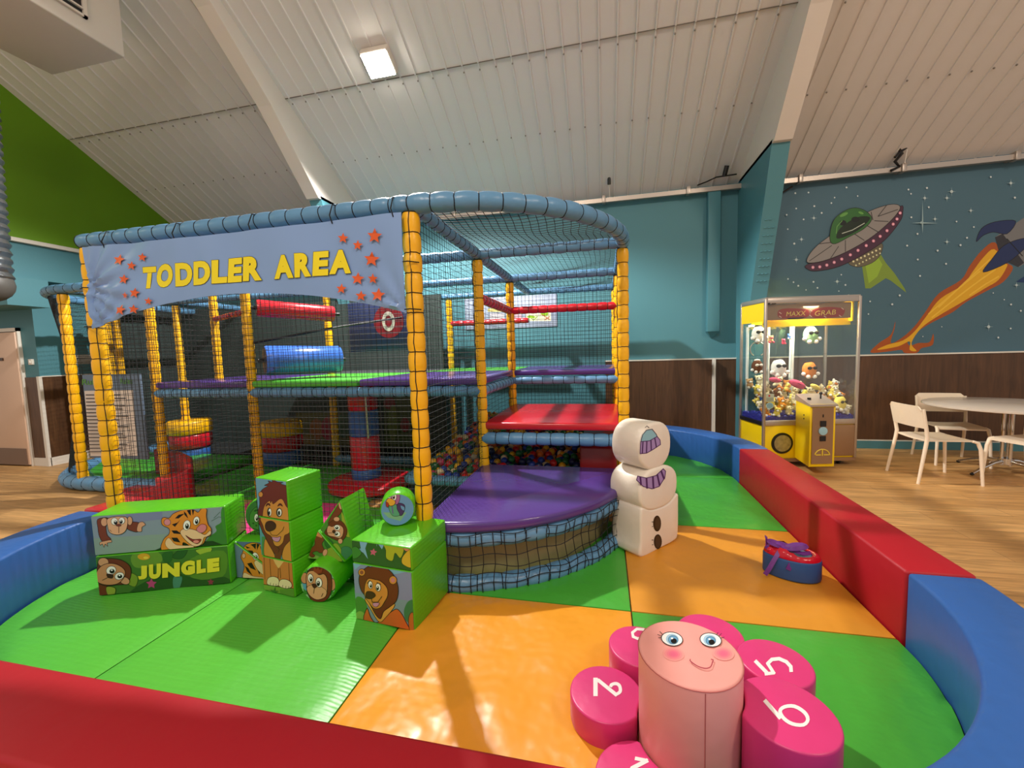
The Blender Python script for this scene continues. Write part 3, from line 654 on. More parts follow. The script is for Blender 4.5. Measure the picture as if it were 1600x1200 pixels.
# curved platform: padded rings, purple mat, net apron
def ringpts(r_, z, n=26, dy=0): return [(XM + r_ * math.cos(R(-90 + 90 * i / n)) * .985, Y1 + r_ * math.sin(R(-90 + 90 * i / n)), z) for i in range(n + 1)]
pads(ringpts(1.225, .345), .052, LBLUE, 'curved_rail', fr, .15, sides=16)
pads(ringpts(1.225, .062), .056, LBLUE, 'curved_rail', fr, .15, sides=16)
beam((XM, Y0), (XM, Y1), .345, name='deck_rail'); beam((XM, Y0), (XM, Y1), .06, name='deck_rail')
P = [(XM - .03, Y1 + .02), (XM - .03, Y1 - 1.27)] + [(p[0], p[1]) for p in ringpts(1.275, 0)][1:] + [(XRr + .03, Y1 + .02)]
MB().prism(P, .395, .462, PURPLE, bev=.022, seg=3).build('platform_mat', fr)
P = [(XM, Y1)] + [(p[0], p[1]) for p in ringpts(1.10, 0)]
MB().prism(P, .003, .33, mat('underlay_khaki', '#a89c6c', .8, noise=.1), bev=.01).build('platform_base', fr)
mb = MB(); NETB = NET
net(lambda u, v: Vector(ringpts(1.0, 0, 40)[0]) * 0 + Vector((XM + 1.28 * .985 * math.cos(R(-90 + 90 * u)) , Y1 + 1.28 * math.sin(R(-90 + 90 * u)), .02 + .37 * v + .01 * math.sin(u * 40))), 29, 6, fr, 'apron_net', .0032, 6, 60, .010, 5)
# decks
def deck(x0, x1, y0, y1, z, M, name='deck_mat', th=.065): return MB().box((x0 + .01, y0 - .03, z - th), (x1 - .01, y1 - .01, z), M, bev=.02, seg=3).build(name, fr)
deck(XM, XRr, Y1, Y2, .845, RED2); deck(XM, XRr, Y2, Y3, 1.24, PURPLE); deck(XB, XM + .03, Y1, Y2, 1.24, PURPLE); deck(XA, XB, Y1, Y2, 1.24, GREEN); deck(XL, XA, Y1, Y2, 1.24, PURPLE)
deck(XB, XM, Y2 + .03, Y3, 1.235, GREEN); deck(XL, XB, Y2 + .03, Y3, 1.23, mat('vinyl_grey', '#4c5054', .5)); 
# rollers, hanging pad, strap
def roller(a, b, r_, M1, M2, name):
    a, b = Vector(a), Vector(b); d = (b - a).normalized(); mb = MB(); mb.sweep([a, a + d * .015, b - d * .015, b], [r_ * .93, r_, r_, r_ * .93], M1, 26); o = mb.build(name, fr)
    mb = MB(); mb.sweep([a - d * .002, a + d * .003], [r_ * .9, r_ * .92], M2, 26); mb.sweep([a - d * .06, b + d * .06], .02, M_BLACK, 10); mb.build('end_cap', o, world=True) if False else _lace(mb, o, fr); o.children[0].name = 'end_cap'
roller((-3.33, 3.53, 1.44), (-2.88, 4.10, 1.43), .15, vinyl('roller_blue', '#3d6fd0', rough=.25), vinyl('navy', '#23305c'), 'roller')
roller((-3.40, 3.55, 1.97), (-2.92, 4.10, 1.93), .085, RED2, vinyl('dark_red', '#5c1418'), 'roller')
mb = MB(); mb.box((-3.12, 4.66, 1.50), (-2.30, 4.70, 2.12), vinyl('navy', '#23305c'), bev=.012); hp = mb.build('hanging_target_pad', fr)
mb = MB(); Mx = Matrix.Translation((-2.56, 4.655, 1.87)) @ Matrix.Rotation(R(90), 4, 'X')
mb.lathe([(.20, 0), (.20, .006)], vinyl('target_red', '#8d1d2a'), sides=32, M=Mx); mb.build('target_disc', hp, world=False); mb = None
hp.children[0].data.transform(Matrix.Translation(-fr.location))
mb = MB(); n = 28
for k, (ro, ri) in enumerate([(1, .6)]):
    vs = []
    for i in range(n):
        a = 2 * PI * i / n; vs += [(-2.56 + .085 * math.cos(a), 4.646, 1.87 + .12 * math.sin(a)), (-2.56 + .045 * math.cos(a), 4.646, 1.87 + .075 * math.sin(a))]
    mb.add(vs, [(2 * i, 2 * i + 1, (2 * i + 3) % (2 * n), (2 * i + 2) % (2 * n)) for i in range(n)], mat('off_white_print', '#d8d2c8', .5))
o = mb.build('target_ring', hp, world=False); o.data.transform(Matrix.Translation(-fr.location))
mb = MB(); mb.sweep([(-3.42, 3.5, 1.62), (-2.9, 4.2, 1.80), (-2.3, 4.73, 1.93)], .014, M_BLACK, 6); mb.build('strap', fr)
# nets
def span(a, b, z0, z1, cell, name='net', seed=1, r_=.0013, wob=.004, parent=fr):
    a, b = Vector((*a, z0)), Vector((*b, z0)); L = (b - a).length
    return net(flat(a, b - a, (0, 0, z1 - z0)), max(2, round(L / cell)), max(2, round((z1 - z0) / cell)), parent, name, r_ * 1.35, 8, 8, wob, seed)
span((XA + .04, Y0), (XM - .04, Y0), .05, 2.27, .036, seed=3, r_=.0012)
span((XM, Y0 + .04), (XM, Y1 - .04), .42, 2.27, .042, seed=4)
span((XM, Y1), (XM, Y2), 1.26, 2.27, .045, seed=5); span((XM, Y1), (XM, Y2), .3, 1.1, .045, seed=5)
span((XM, Y2), (XRr, Y2), 1.26, 2.27, .045, seed=6, r_=.0015); span((XM, Y2), (XRr, Y2), .85, 1.1, .045, seed=6)
span((XRr, Y1), (XRr, Y3), .05, 2.27, .05, seed=7); span((XL, Y3), (XRr, Y3), .05, 2.27, .05, seed=8)
span((XA, Y0), (XA, Y1), .1, 2.27, .045, seed=9)
M_NETG = mat('net_cord_grey', '#4a4c4a', .6)
net(flat((XA, Y1 - .05, .05), (XM - XA, 0, 0), (0, 0, 1.02)), 60, 24, fr, 'net', .0015, 6, 8, .003, 21, M_NETG)
span((XL, Y1), (XM, Y1), 1.26, 2.27, .05, seed=10)
span((-1.80, Y1), (XM, Y1), .02, .26, .04, seed=12)
MB().box((-1.80, Y1 + .045, .04), (XM - .04, Y1 + .06, .27), mat('pit_wall_navy', '#1c2440', .5)).build('pit_wall', fr)
span((XB, Y2), (XM, Y2), 1.26, 2.27, .05, seed=13)
# roof nets
def roofarc(u, v):
    a = R(-90 + 90 * u); e = Vector((XM + 1.19 * math.cos(a), Y1 + 1.245 * math.sin(a), ZT + .02)); b = Vector((XM + 1.21 * (u ** 1.0), Y1, ZT + .02)) if u > .0 else Vector((XM, Y1, ZT + .02))
    p = e.lerp(Vector((e.x, Y1, ZT + .02)), v); p.z -= .05 * math.sin(PI * v) * math.sin(PI * u); return p
mb = MB(); rnd = random.Random(4)
def roofz(x, y): return ZT + .015 - .05 * math.sin(PI * (x - XM) / 1.25) * math.sin(PI * min(1, max(0, (y - Y0) / 1.265)))
for i in range(1, 25):
    x = XM + i * .05; h = 1 - ((x - XM) / 1.21) ** 2
    if h <= 0: continue
    ya = Y1 - 1.265 * math.sqrt(h); mb.sweep([(x + .012 * math.sin(k * 1.3), ya + (Y1 - ya) * k / 8, roofz(x, ya + (Y1 - ya) * k / 8)) for k in range(9)], .0023, NET, 3)
for i in range(1, 26):
    y = Y1 - i * .05; h = 1 - ((y - Y1) / 1.265) ** 2
    if h <= 0: continue
    xb = XM + 1.21 * math.sqrt(h); mb.sweep([(XM + (xb - XM) * k / 8, y + .012 * math.sin(k * 1.7), roofz(XM + (xb - XM) * k / 8, y)) for k in range(9)], .0023, NET, 3)
mb.build('roof_net', fr)
net(flat((XM, Y1, ZT + .01), (XRr - XM, 0, 0), (0, Y2 - Y1, 0)), 26, 26, fr, 'roof_net', .0018, 8, 8, .012, 31)
net(flat((XM, Y2, ZT + .01), (XRr - XM, 0, 0), (0, Y3 - Y2, 0)), 24, 24, fr, 'roof_net', .0018, 8, 8, .012, 32)
# sheets coloured dark for the unlit interior and black nets behind the decks
mb = MB(); mb.box((-7.25, 4.85, .02), (-7.2, 5.87, 2.34), mat('unlit_interior_dark', '#2c3a38', .7, noise=.15, nscale=3)); mb.box((-7.2, 5.84, .02), (-2.35, 5.87, 2.34), mat('unlit_interior_dark', '#2c3a38', .7, noise=.15, nscale=3)); mb.build('unlit_interior_sheet', fr)
# printed jungle scene low on the dark sheet
p = Pic((0, 5.835, 0), (0, -1, 0), (440, 540, 5.333), step=.0008)
p.fill([(120, 560), (600, 560), (600, 915), (150, 915)], '#5b5a2c'); p.fill([(850, 430), (1080, 430), (1090, 915), (860, 915)], '#46591f')
for x, y, a, b, c in ((290, 700, 60, 90, '#9a5a2a'), (390, 690, 60, 100, '#a02c40'), (520, 660, 50, 110, '#41604a'), (230, 800, 60, 70, '#7d6428'), (900, 480, 50, 50, '#8c1f22'), (1030, 660, 40, 60, '#8c1f22'), (930, 640, 40, 150, '#6c7a28'), (640, 470, 70, 60, '#6b1e20')): p.ell(x, y, a, b, c, 0)
p.build(fr, 'printed_backdrop')
# punch column on its red base disc
t = thing('padded_column', 'tall red and blue padded column on a round red base under the deck', 'padded column', (-2.56, 4.0, .04))
MB().lathe([(.40, 0), (.43, .02), (.43, .07), (.40, .09)], RED2, c=(-2.50, 3.97, .045), sides=36).build('base_disc', t)
for z0, z1, M, nm in ((.135, .24, BLUE, 'blue_section'), (.24, .60, RED2, 'red_section'), (.60, .88, BLUE, 'blue_section'), (.88, 1.16, RED2, 'red_section')):
    MB().lathe([(.148, z0), (.155, z0 + .008), (.155, z1 - .008), (.148, z1)], M, c=(-2.56, 4.0, 0), sides=28).build(nm, t)
mb = MB(); mb.sweep([(-2.43, 3.85, 1.15), (-2.42, 3.85, .60)], .012, M_ALU, 6); mb.build('pull_strap', t)
for (x, y, lab) in ((-5.80, 4.72, 'left yellow, red and blue padded drum under the deck'), (-4.27, 4.72, 'right yellow, red and blue padded drum under the deck, left of the red column')):
    t = thing('padded_drum', lab, 'padded drum', (x, y, .03))
    for z0, z1, r_, M, nm in ((.032, .23, .235, BLUE, 'blue_section'), (.23, .43, .255, RED2, 'red_section'), (.43, .62, .265, YEL, 'yellow_section')):
        MB().lathe([(r_ - .02, z0), (r_, z0 + .02), (r_, z1 - .02), (r_ - .02, z1)], M, c=(x, y, 0), sides=28).build(nm, t)
# ball pit
o = MB().box((-.22, 3.66, .01), (.10, 4.5, .60), vinyl('block_dark_red', '#8a1a20'), bev=.02).build('foam_block', None, loc=(-.06, 4.0, 0)); tag(o, 'dark red foam block at the right end of the ball pit under the red deck', 'foam block')
BC = [('yellow', '#f0b41e'), ('red', '#c81f22'), ('blue', '#1f3f9e'), ('green', '#1d6b38'), ('cream', '#e9d8a8'), ('orange', '#e2701e'), ('pink', '#c8416c'), ('navy', '#152456')]
BM = []
for nm, c in BC:
    mt = mat('ball_plastic_' + nm, c, .28); g = MB().ball((0, 0, 0), .037, mt, 14, 9).build('pit_ball_mesh'); BM.append(g.data); bpy.data.objects.remove(g)
rnd = random.Random(5); nb = 0; st = MB(); cand = []
row = 0; y = 3.57
while y < 5.82:
    x = -1.73 + (row % 2) * .036
    while x < .12:
        if not (x > -.28 and 3.6 < y < 4.56):
            for lay in (0, 1):
                z = .30 + .080 * (y - 3.5) + rnd.uniform(-.015, .02) + .05 * lay + (.05 * max(0, 1 - abs(x + 1.3) / .5) if y > 4 else 0)
                if lay == 1 and rnd.random() < .45: continue
                cand.append((x + rnd.uniform(-.012, .012) + .03 * lay, y + rnd.uniform(-.012, .012) + .03 * lay, z))
        x += .076
    y += .064; row += 1
def bscore(c): return c[1] + (0 if c[0] > -1.0 else .35) + (1.2 if c[0] < -1.85 else 0)
cand.sort(key=bscore)
for i, c in enumerate(cand):
    k = rnd.choices(range(8), [3, 5, 3, 6, 2, 1, 1, 4])[0] if c[1] < 4.1 else rnd.choices(range(8), [5, 3, 2, 4, 4, 2, 1, 2])[0]
    if i < 298:
        o = bpy.data.objects.new('pit_ball', BM[k]); C.objects.link(o); o.location = c
        tag(o, f'{BC[k][0]} plastic ball in the ball pit under the red deck', 'ball', f'{BC[k][0]} balls in the ball pit')
    else: st.ball(c, .037, MATS['ball_plastic_' + BC[k][0]], 8, 5)
tag(st.build('pit_ball_heap', None, loc=(-1, 5, 0)), 'heap of coloured plastic balls at the back of the ball pit', 'balls', kind='stuff')
# the banner
BN = Vector((0, -1, 0)); BY = 2.150
tb = thing('banner', 'grey-blue banner reading TODDLER AREA with orange stars, laced to the top rail', 'banner', (-2.25, BY, 2.0))
def bz_top(x): return 2.238 - .012 * math.sin(PI * (x + 3.40) / 2.33)
def bz_bot(x):
    s = (x + 3.385) / 2.30; return 1.695 + .165 * (1 - (2 * s - 1) ** 2)
def wr(x, z):
    s = (x + 3.39) / 2.3; d = 0
    for (cx, cz_) in ((-3.39, 1.97), (-3.37, 1.70)):
        a = math.atan2(z - cz_, x - cx + .01); rr = math.hypot(z - cz_, x - cx); d += .020 * math.sin(a * 14) * math.exp(-rr / .28) * min(1, rr / .05)
    a = math.atan2(z - 1.70, -1.08 - x + .01); rr = math.hypot(z - 1.70, x + 1.08); d += .014 * math.sin(a * 12) * math.exp(-rr / .22) * min(1, rr / .05)
    d += .006 * math.sin(x * 9 + z * 7) + .003 * math.sin(x * 23 - z * 11) + .006 * math.exp(-((x + 2.55) / .10 + (z - 2.23) * 3) ** 2)
    return d - .010 * math.sin(PI * min(1, max(0, s)))
mb = MB(); nx, nz = 110, 26; vs = []
for j in range(nz + 1):
    for i in range(nx + 1):
        x = -3.395 + 2.32 * i / nx; z = bz_bot(x) + (bz_top(x) - bz_bot(x)) * j / nz; vs.append((x, BY + wr(x, z), z))
vs2 = [(a, b + .004, c) for a, b, c in vs]
fs = [(j * (nx + 1) + i, j * (nx + 1) + i + 1, (j + 1) * (nx + 1) + i + 1, (j + 1) * (nx + 1) + i) for j in range(nz) for i in range(nx)]
N = len(vs); mb.add(vs + vs2, fs + [tuple(k + N for k in reversed(f)) for f in fs], mat('banner_vinyl', '#83a4d8', .24, noise=.03), True); mb.build('banner_sheet', tb)
def conf(v): return Vector((v.x, v.y + wr(v.x, v.z), v.z))
p = Pic((0, BY, 0), BN, (120, 330, 5.333), step=.0004, conform=conf)
def subtext(p, body, p00, p10, p01, **k): p.text(body, p00, p10, p01, **k)
cs = [('T', 553, 655, 462, 646, 0), ('O', 662, 812, 440, 640, 0), ('D', 835, 972, 432, 628, 0), ('D', 985, 1135, 418, 618, 0), ('L', 1145, 1268, 408, 606, 0), ('E', 1275, 1390, 392, 598, 0), ('R', 1400, 1548, 380, 585, 0),
      ('A', 1662, 1822, 372, 568, 0), ('R', 1832, 1975, 352, 556, 0), ('E', 1985, 2110, 338, 545, 0), ('A', 2118, 2290, 325, 528, 0)]
for ch, x0, x1, yt, yb, _ in cs:
    sl_ = -.072 * (x1 - x0)
    yb2 = yb + 2; p.text(ch, (x0, yb2), (x1, yb2 + sl_), (x0, yt + 6), '#f2e01e', offset=.06, outline=.012)
for x, y, r_ in ((368, 408, 42), (478, 458, 32), (568, 388, 32), (412, 570, 36), (515, 685, 38), (428, 705, 24), (622, 752, 28), (400, 825, 40), (505, 820, 34)): p.fill(star(x, y, r_ * 1.2, 8), '#e0602c')
for x, y, r_ in ((588, 370, 13), (538, 373, 9), (561, 384, 9), (583, 406, 13), (561, 436, 11), (584, 436, 9), (537, 452, 9), (567, 463, 9), (592, 461, 12)): p.fill(star((x - 120) * 5.333, (y - 330) * 5.333, r_ * 5.0, 4), '#e0602c')
p.build(tb, 'lettering_and_stars')
mb = MB()
for x in (-3.2, -2.62, -2.05, -1.5, -1.12):
    mb.sweep([(x, BY - .006, 2.215), (x - .01, BY - .012, 2.26), (x - .01, BY + .02, 2.33), (x, 2.27, 2.34)], .0035, NET, 5)
for z in (1.97, 1.71): mb.sweep([(-3.38, BY - .006, z), (-3.43, BY - .002, z + .005), (-3.51, BY + .03, z + .005)], .0035, NET, 5); mb.sweep([(-1.08, BY - .006, z), (-1.05, BY - .0, z + .003), (-1.0, BY + .04, z)], .0035, NET, 5)
mb.build('tie_cords', tb)
# the second frame, far left, with its rounded end
f2_ = thing('play_frame', 'larger netted play frame with a rounded end behind the left post', 'play frame', (-6.2, 4.4, 0))
for x, y in ((-5.885, Y1), (-5.885, Y2), (-7.0, Y2), (-7.1, Y3), (-5.885, Y3), (-6.9, 4.55), (-4.685, Y2)): post(x, y, .12, 2.24, .05, parent=f2_, line=(.5, -1, 0))
def endpts(z, n=16): return [(XL, Y1, z)] + [(-5.885 + 1.0 * math.cos(R(-90 - 90 * i / n)), Y2 - .15 + 1.1 * math.sin(R(-90 - 90 * i / n)), z) for i in range(n + 1)] + [(-6.9, Y3, z)]
pads(endpts(2.30), .055, LBLUE, 'top_rail', f2_, .14); pads(endpts(.09), .085, LBLUE, 'base_rail', f2_, .16)
E_ = endpts(0, 24)
def endnet(u, v):
    L = u * (len(E_) - 1); i = min(len(E_) - 2, int(L)); p = Vector(E_[i]).lerp(Vector(E_[i + 1]), L - i); c = Vector((-5.885, 4.6, 0)); s = 1 - .10 * math.sin(PI * v); return c + (p - c) * s + Vector((0, 0, .1 + 2.18 * v))
net(endnet, 70, 46, f2_, 'net', .0022, 12, 60, .006, 41)
mb = MB(); mb.prism([(-4.75, 3.6), (-4.75, 4.7), (-6.7, 4.7), (-6.7, 4.2), (-6.3, 3.8), (-5.885, 3.6)][::-1], .03, .14, GREEN2, bev=.02); mb.build('floor_pad', f2_)
for a, b in (((-5.885, Y1), (-5.885, Y2)), ((-7.0, Y2), (-4.685, Y2)), ((-5.885, Y2), (-5.885, Y3))): pads([(*a, 2.3), (*b, 2.3)], .046, LBLUE, 'top_rail', f2_, .14)
# rules board tied to the left frame
t = thing('rules_board', 'grey-blue rules board with a white list, tied to the net behind the left post', 'sign board', (-5.2, 3.36, .9))
MB().box((-5.52, 3.36, .43), (-4.72, 3.38, 1.34), mat('board_blue_grey', '#5c6f86', .5), bev=.004).build('board', t)
p = Pic((0, 3.36, 0), (0, -1, 0), (0, 400, 4), step=.0012); p.fill([(528, 843), (832, 838), (860, 1250), (566, 1250)], '#d9cfc6'); p.text('Rules', (515, 806), (640, 802), (515, 770), '#4c8a2e', offset=.02); p.text('Rules', (756, 800), (830, 798), (756, 765), '#4c8a2e', offset=.01)
for i in range(17):
    y = 865 + i * 22; x0 = 540 + i * 1.8; p.fill([(x0, y), (x0 + 215 + 45 * math.sin(i * 2.3), y - 1), (x0 + 215 + 45 * math.sin(i * 2.3), y + 5), (x0, y + 6)], '#3c3838')
p.build(t, 'printed_rules')

# ================================================================== FOAM BLOCKS
GFOAM = vinyl('block_green', '#57b81c', bscale=14, bump=.15, rough=.3, stripes=('Z', 14, .12))
GFOAM_D = vinyl('block_green_print', '#3c8a2a', rough=.35)
def frame_of(A, B):
    """corner A, corner B on the floor: matrix with x along A-B, y away from the viewer, origin at A"""
    A, B = Vector((*A, 0)), Vector((*B, 0)); u = (B - A).normalized(); v = Vector((-u.y, u.x, 0))
    return Matrix(((u.x, v.x, 0, A.x), (u.y, v.y, 0, A.y), (0, 0, 1, 0), (0, 0, 0, 1))), u, v
def block(name, label, A, B, z0, z1, depth, parent_mat=GFOAM, bev=.010, grp=None):
    Mx, u, v = frame_of(A, B); L = (Vector((*B, 0)) - Vector((*A, 0))).length
    t = thing(name, label, 'foam block', (A[0], A[1], z0), group=grp)
    MB().box((0, 0, z0 + .001), (L, depth, z1 - .001), parent_mat, M=Mx, bev=bev, seg=3).build('foam_body', t)
    return t, Vector((*A, 0)) - v * .0006, -v
def quad(P, n, A, B, z0, z1, crop, pad=.006):
    """the face's own outline in drawing units"""
    out = []
    A, B = Vector(A).to_2d() if len(A) == 3 else Vector(A), Vector(B)
    d = (B - A).normalized(); A = A + d * pad; B = B - d * pad
    for (xy, z) in ((A, z1 - pad), (B, z1 - pad), (B, z0 + pad), (A, z0 + pad)):
        q = Vector((xy.x, xy.y, z)) - CAM; X = 800 + F_PX * q.dot(r3) / q.dot(f2); Y = 600 - F_PX * q.dot(u3) / q.dot(f2)
        out.append(((X - crop[0]) * crop[2], (Y - crop[1]) * crop[2]))
    return out
JA, JB = (-3.03, 1.808), (-2.328, 2.069)
cj = (100, 680, 5.333)
t, P, n = block('foam_block', 'long foam block with hanging monkey and tiger, on top of the JUNGLE block', JA, JB, .296, .548, .24)
q = quad(P, n, JA, JB, .296, .548, cj); p = Pic(P, n, cj, clip=q)
p.fill(q, '#8797a8'); p.fill([(250, 860), (900, 820), (900, 1000), (250, 1010)], '#8a9f98'); p.fill([(500, 640), (820, 600), (820, 700), (560, 730)], '#7f87ad')
p.shape([(1180, 915), (1210, 850), (1270, 800), (1262, 760), (1300, 735), (1350, 700), (1350, 930)], '#3f7d34', 0); p.shape([(1320, 600), (1310, 700), (1335, 800), (1380, 900), (1400, 600)], '#3f8a2c', 0)
p.line([(1230, 715), (1290, 680), (1340, 690)], 4, '#4a6a55'); p.line([(1250, 690), (1300, 640)], 4, '#4a6a55')
p.fill([(740, 965), (800, 940), (840, 880), (900, 900), (1240, 880), (1330, 915), (1330, 930), (740, 985)], '#233c1c')
p.shape([(283, 700), (372, 690), (352, 760), (362, 830), (392, 868), (330, 892), (296, 840), (284, 770)], '#7b3d25'); p.shape([(302, 892), (345, 880), (392, 872), (398, 890), (362, 898), (366, 925), (345, 905), (335, 932), (322, 905), (304, 915)], '#d8a07c', 3)
p.shape([(528, 690), (560, 718), (632, 732), (622, 800), (570, 798), (525, 770)], '#7b3d25'); p.shape([(622, 735), (655, 720), (680, 745), (652, 765), (648, 800), (610, 795)], '#d8a07c', 3)
p.ell(338, 722, 28, 36, '#d8a07c'); p.ell(551, 712, 22, 36, '#d8a07c'); p.shape([(372, 690), (520, 680), (530, 760), (500, 812), (440, 828), (385, 808), (368, 760)], '#e0aa84')
p.eye(424, 716, 27, 30, .35, .3); p.eye(486, 710, 25, 28, -.2, .3); p.ell(460, 747, 22, 10, '#7a3a2c', 2); p.line([(462, 760), (462, 812)], 3); p.line([(385, 785), (400, 800)], 3)
p.shape([(818, 700), (838, 682), (880, 688), (915, 652), (990, 622), (1080, 618), (1120, 640), (1150, 610), (1192, 612), (1190, 670), (1205, 740), (1230, 775), (1228, 830), (1190, 850), (1160, 905), (1080, 930), (1000, 890), (980, 940), (840, 960), (812, 930), (838, 860), (880, 820), (880, 775), (825, 745)], '#de8b2b')
p.ell(866, 722, 28, 27, '#d88a96'); 
for s in ([(930, 690), (960, 660), (1010, 650), (960, 690)], [(905, 740), (950, 725), (975, 700), (930, 760)], [(900, 790), (945, 790), (985, 820), (920, 815)], [(900, 850), (950, 850), (975, 890), (920, 880)], [(1030, 622), (1060, 618), (1062, 668), (1045, 650)], [(1070, 615), (1090, 620), (1080, 665)], [(1005, 630), (1025, 650), (1040, 690), (1010, 660)], [(870, 870), (900, 900), (905, 940), (880, 910)]): p.fill(s, '#1d1512')
p.shape([(880, 850), (935, 905), (1010, 915), (1085, 915), (1060, 945), (900, 950), (850, 900)], '#ecc79a', 2)
p.shape([(975, 805), (1010, 775), (1080, 780), (1130, 800), (1180, 825), (1222, 790), (1232, 815), (1200, 840), (1172, 850), (1150, 905), (1090, 920), (1020, 870)], '#ecc49a', 3)
p.shape([(1020, 830), (1080, 862), (1150, 862), (1120, 900), (1070, 880)], '#8c2a2a', 3); p.ell(1108, 882, 24, 12, '#e28a80', 0)
p.eye(1030, 745, 29, 42, .1, .2, 15); p.eye(1110, 708, 25, 36, .1, .2, 15); p.shape([(1112, 775), (1150, 738), (1190, 745), (1192, 780), (1160, 808), (1128, 800)], '#d9808c', 3)
p.build(t)
t, P, n = block('foam_block', 'long foam block printed with the word JUNGLE and a monkey, on the mat', JA, JB, .042, .294, .24)
cj2 = (120, 700, 4.6167); q = quad(P, n, JA, JB, .042, .294, cj2); p = Pic(P, n, cj2, clip=q)
p.fill(q, '#44752c'); p.shape([(400, 770), (560, 740), (620, 800), (560, 850), (420, 860)], '#6a9434', 0); p.shape([(860, 735), (975, 720), (930, 790), (890, 770)], '#9db93a', 2); p.shape([(690, 780), (740, 735), (800, 730), (770, 790), (720, 800)], '#2c5a26', 2)
p.shape([(820, 800), (1060, 740), (1075, 900), (960, 960), (830, 940)], '#5a8a2c', 0); p.shape([(560, 930), (700, 900), (900, 950), (1070, 930), (1070, 1010), (400, 1060)], '#2b5722', 0); p.shape([(380, 900), (440, 930), (420, 1000), (350, 960)], '#7c9c30', 2)
p.shape([(700, 930), (760, 930), (740, 1010), (700, 1010)], '#4b8c72', 0); p.shape([(620, 760), (690, 745), (680, 820), (630, 820)], '#2f6126', 0); p.ell(485, 783, 45, 24, '#d7a32c', 0); p.ell(500, 790, 18, 9, '#e8cf4a', 0); p.fill(star(540, 978, 40, 0, .5), '#b9447c'); p.fill(star(968, 965, 26, 0, .5), '#8c3a4c')
p.shape([(150, 985), (215, 985), (225, 1075), (140, 1080)], '#6e331f'); p.shape([(218, 1000), (280, 1010), (270, 1060), (225, 1055)], '#93a83a', 2)
p.shape([(150, 860), (170, 800), (230, 795), (320, 805), (385, 850), (392, 920), (360, 975), (290, 985), (200, 990), (140, 950)], '#6e331f'); p.ell(195, 822, 38, 32, '#cf9a72'); p.ell(350, 955, 36, 26, '#cf9a72', ang=20)
p.shape([(145, 900), (180, 850), (235, 830), (300, 840), (350, 880), (345, 930), (300, 975), (220, 985), (150, 960)], '#c98d62'); p.eye(252, 880, 36, 30, .2, .2, -20); p.eye(312, 920, 34, 26, .1, .1, -20); p.shape([(222, 905), (265, 910), (262, 935), (230, 930)], '#3f1d18', 2); p.line([(190, 950), (240, 925)], 3)
b0 = [(447, 948), (1035, 893)]; 
for ch, x0, x1, y0, y1, yb in (('J', 447, 512, 846, 840, 949), ('U', 526, 612, 838, 832, 940), ('N', 622, 748, 830, 820, 928), ('G', 758, 858, 814, 804, 912), ('L', 870, 936, 806, 800, 898), ('E', 946, 1034, 796, 790, 890)):
    p.text(ch, (x0, yb + (5 if ch != 'J' else -4)), (x1, yb - 6), (x0, y0), '#e6de3a', offset=.085)
p.build(t)
# tiger blocks (two wedges making a rectangle) and turtle disc
cl = (360, 730, 5.714)
TA, TB = (-2.355, 2.13), (-2.01, 2.16)
def wedge(name, label, poly, A, B, depth, M=GFOAM, z=0):
    """poly: (along, height) outline on the front face, extruded backwards"""
    Mx, u, v = frame_of(A, B); t = thing(name, label, 'foam block', (A[0], A[1], min(b for a, b in poly)))
    R_ = Mx @ Matrix(((1, 0, 0, 0), (0, 0, 1, 0), (0, 1, 0, 0), (0, 0, 0, 1)))
    pl = list(poly); MB().prism([(a, b) for a, b in pl][::-1], 0, depth, M, M=R_, bev=.008, seg=2).build('foam_body', t)
    return t, Vector((*A, 0)) - v * .0006, -v, Mx
def poly_px(Mx, poly, crop, k=.94):
    cx = sum(a for a, b in poly) / len(poly); cy = sum(b for a, b in poly) / len(poly); out = []
    for a, b in poly:
        qq = Mx @ Vector((cx + (a - cx) * k, 0, cy + (b - cy) * k)) - CAM; out.append(((800 + F_PX * qq.dot(r3) / qq.dot(f2) - crop[0]) * crop[2], (600 - F_PX * qq.dot(u3) / qq.dot(f2) - crop[1]) * crop[2]))
    return out
def tiger_pic(p):
    p.shape([(30, 665), (180, 670), (120, 720), (60, 700)], '#5a6f9a', 0)
    p.shape([(110, 760), (130, 700), (200, 672), (270, 690), (310, 740), (320, 1020), (130, 1000), (110, 960), (125, 880), (95, 810), (98, 780)], '#dd8d2c')
    for s in ([(180, 690), (230, 680), (225, 735), (205, 710)], [(235, 680), (262, 690), (238, 740)], [(150, 740), (200, 745), (215, 790), (170, 770)], [(130, 700), (180, 720), (150, 725)], [(150, 860), (190, 850), (230, 920), (180, 900)], [(130, 880), (160, 900), (200, 970), (150, 930)], [(230, 880), (270, 920), (260, 960)], [(265, 700), (300, 740), (280, 760)]): p.fill(s, '#1d1512')
    p.ell(120, 790, 16, 22, '#e0b08c'); p.eye(226, 795, 26, 36, .2, .2, -20); p.shape([(215, 850), (250, 830), (310, 870), (310, 960), (250, 920)], '#efd3a4', 2); p.shape([(125, 940), (200, 970), (300, 985), (305, 1010), (130, 1000)], '#e9cfa0', 2)
Lt = .34; Pl = [(0, .285), (0, .042), (Lt, .042)]; Pu = [(.008, .292), (Lt, .05), (Lt, .292)]
t, P, n, Mx = wedge('foam_wedge', 'lower foam wedge of the tiger pair, left of the lion stack', Pl, TA, TB, .22)
p = Pic(P, n, cl, clip=poly_px(Mx, Pl, cl)); p.fill([(-20, 600), (340, 600), (340, 1040), (-20, 1040)], '#6d86a6'); tiger_pic(p); p.build(t)
t, P, n, Mx = wedge('foam_wedge', 'upper foam wedge of the tiger pair, under the green turtle disc', Pu, TA, TB, .22)
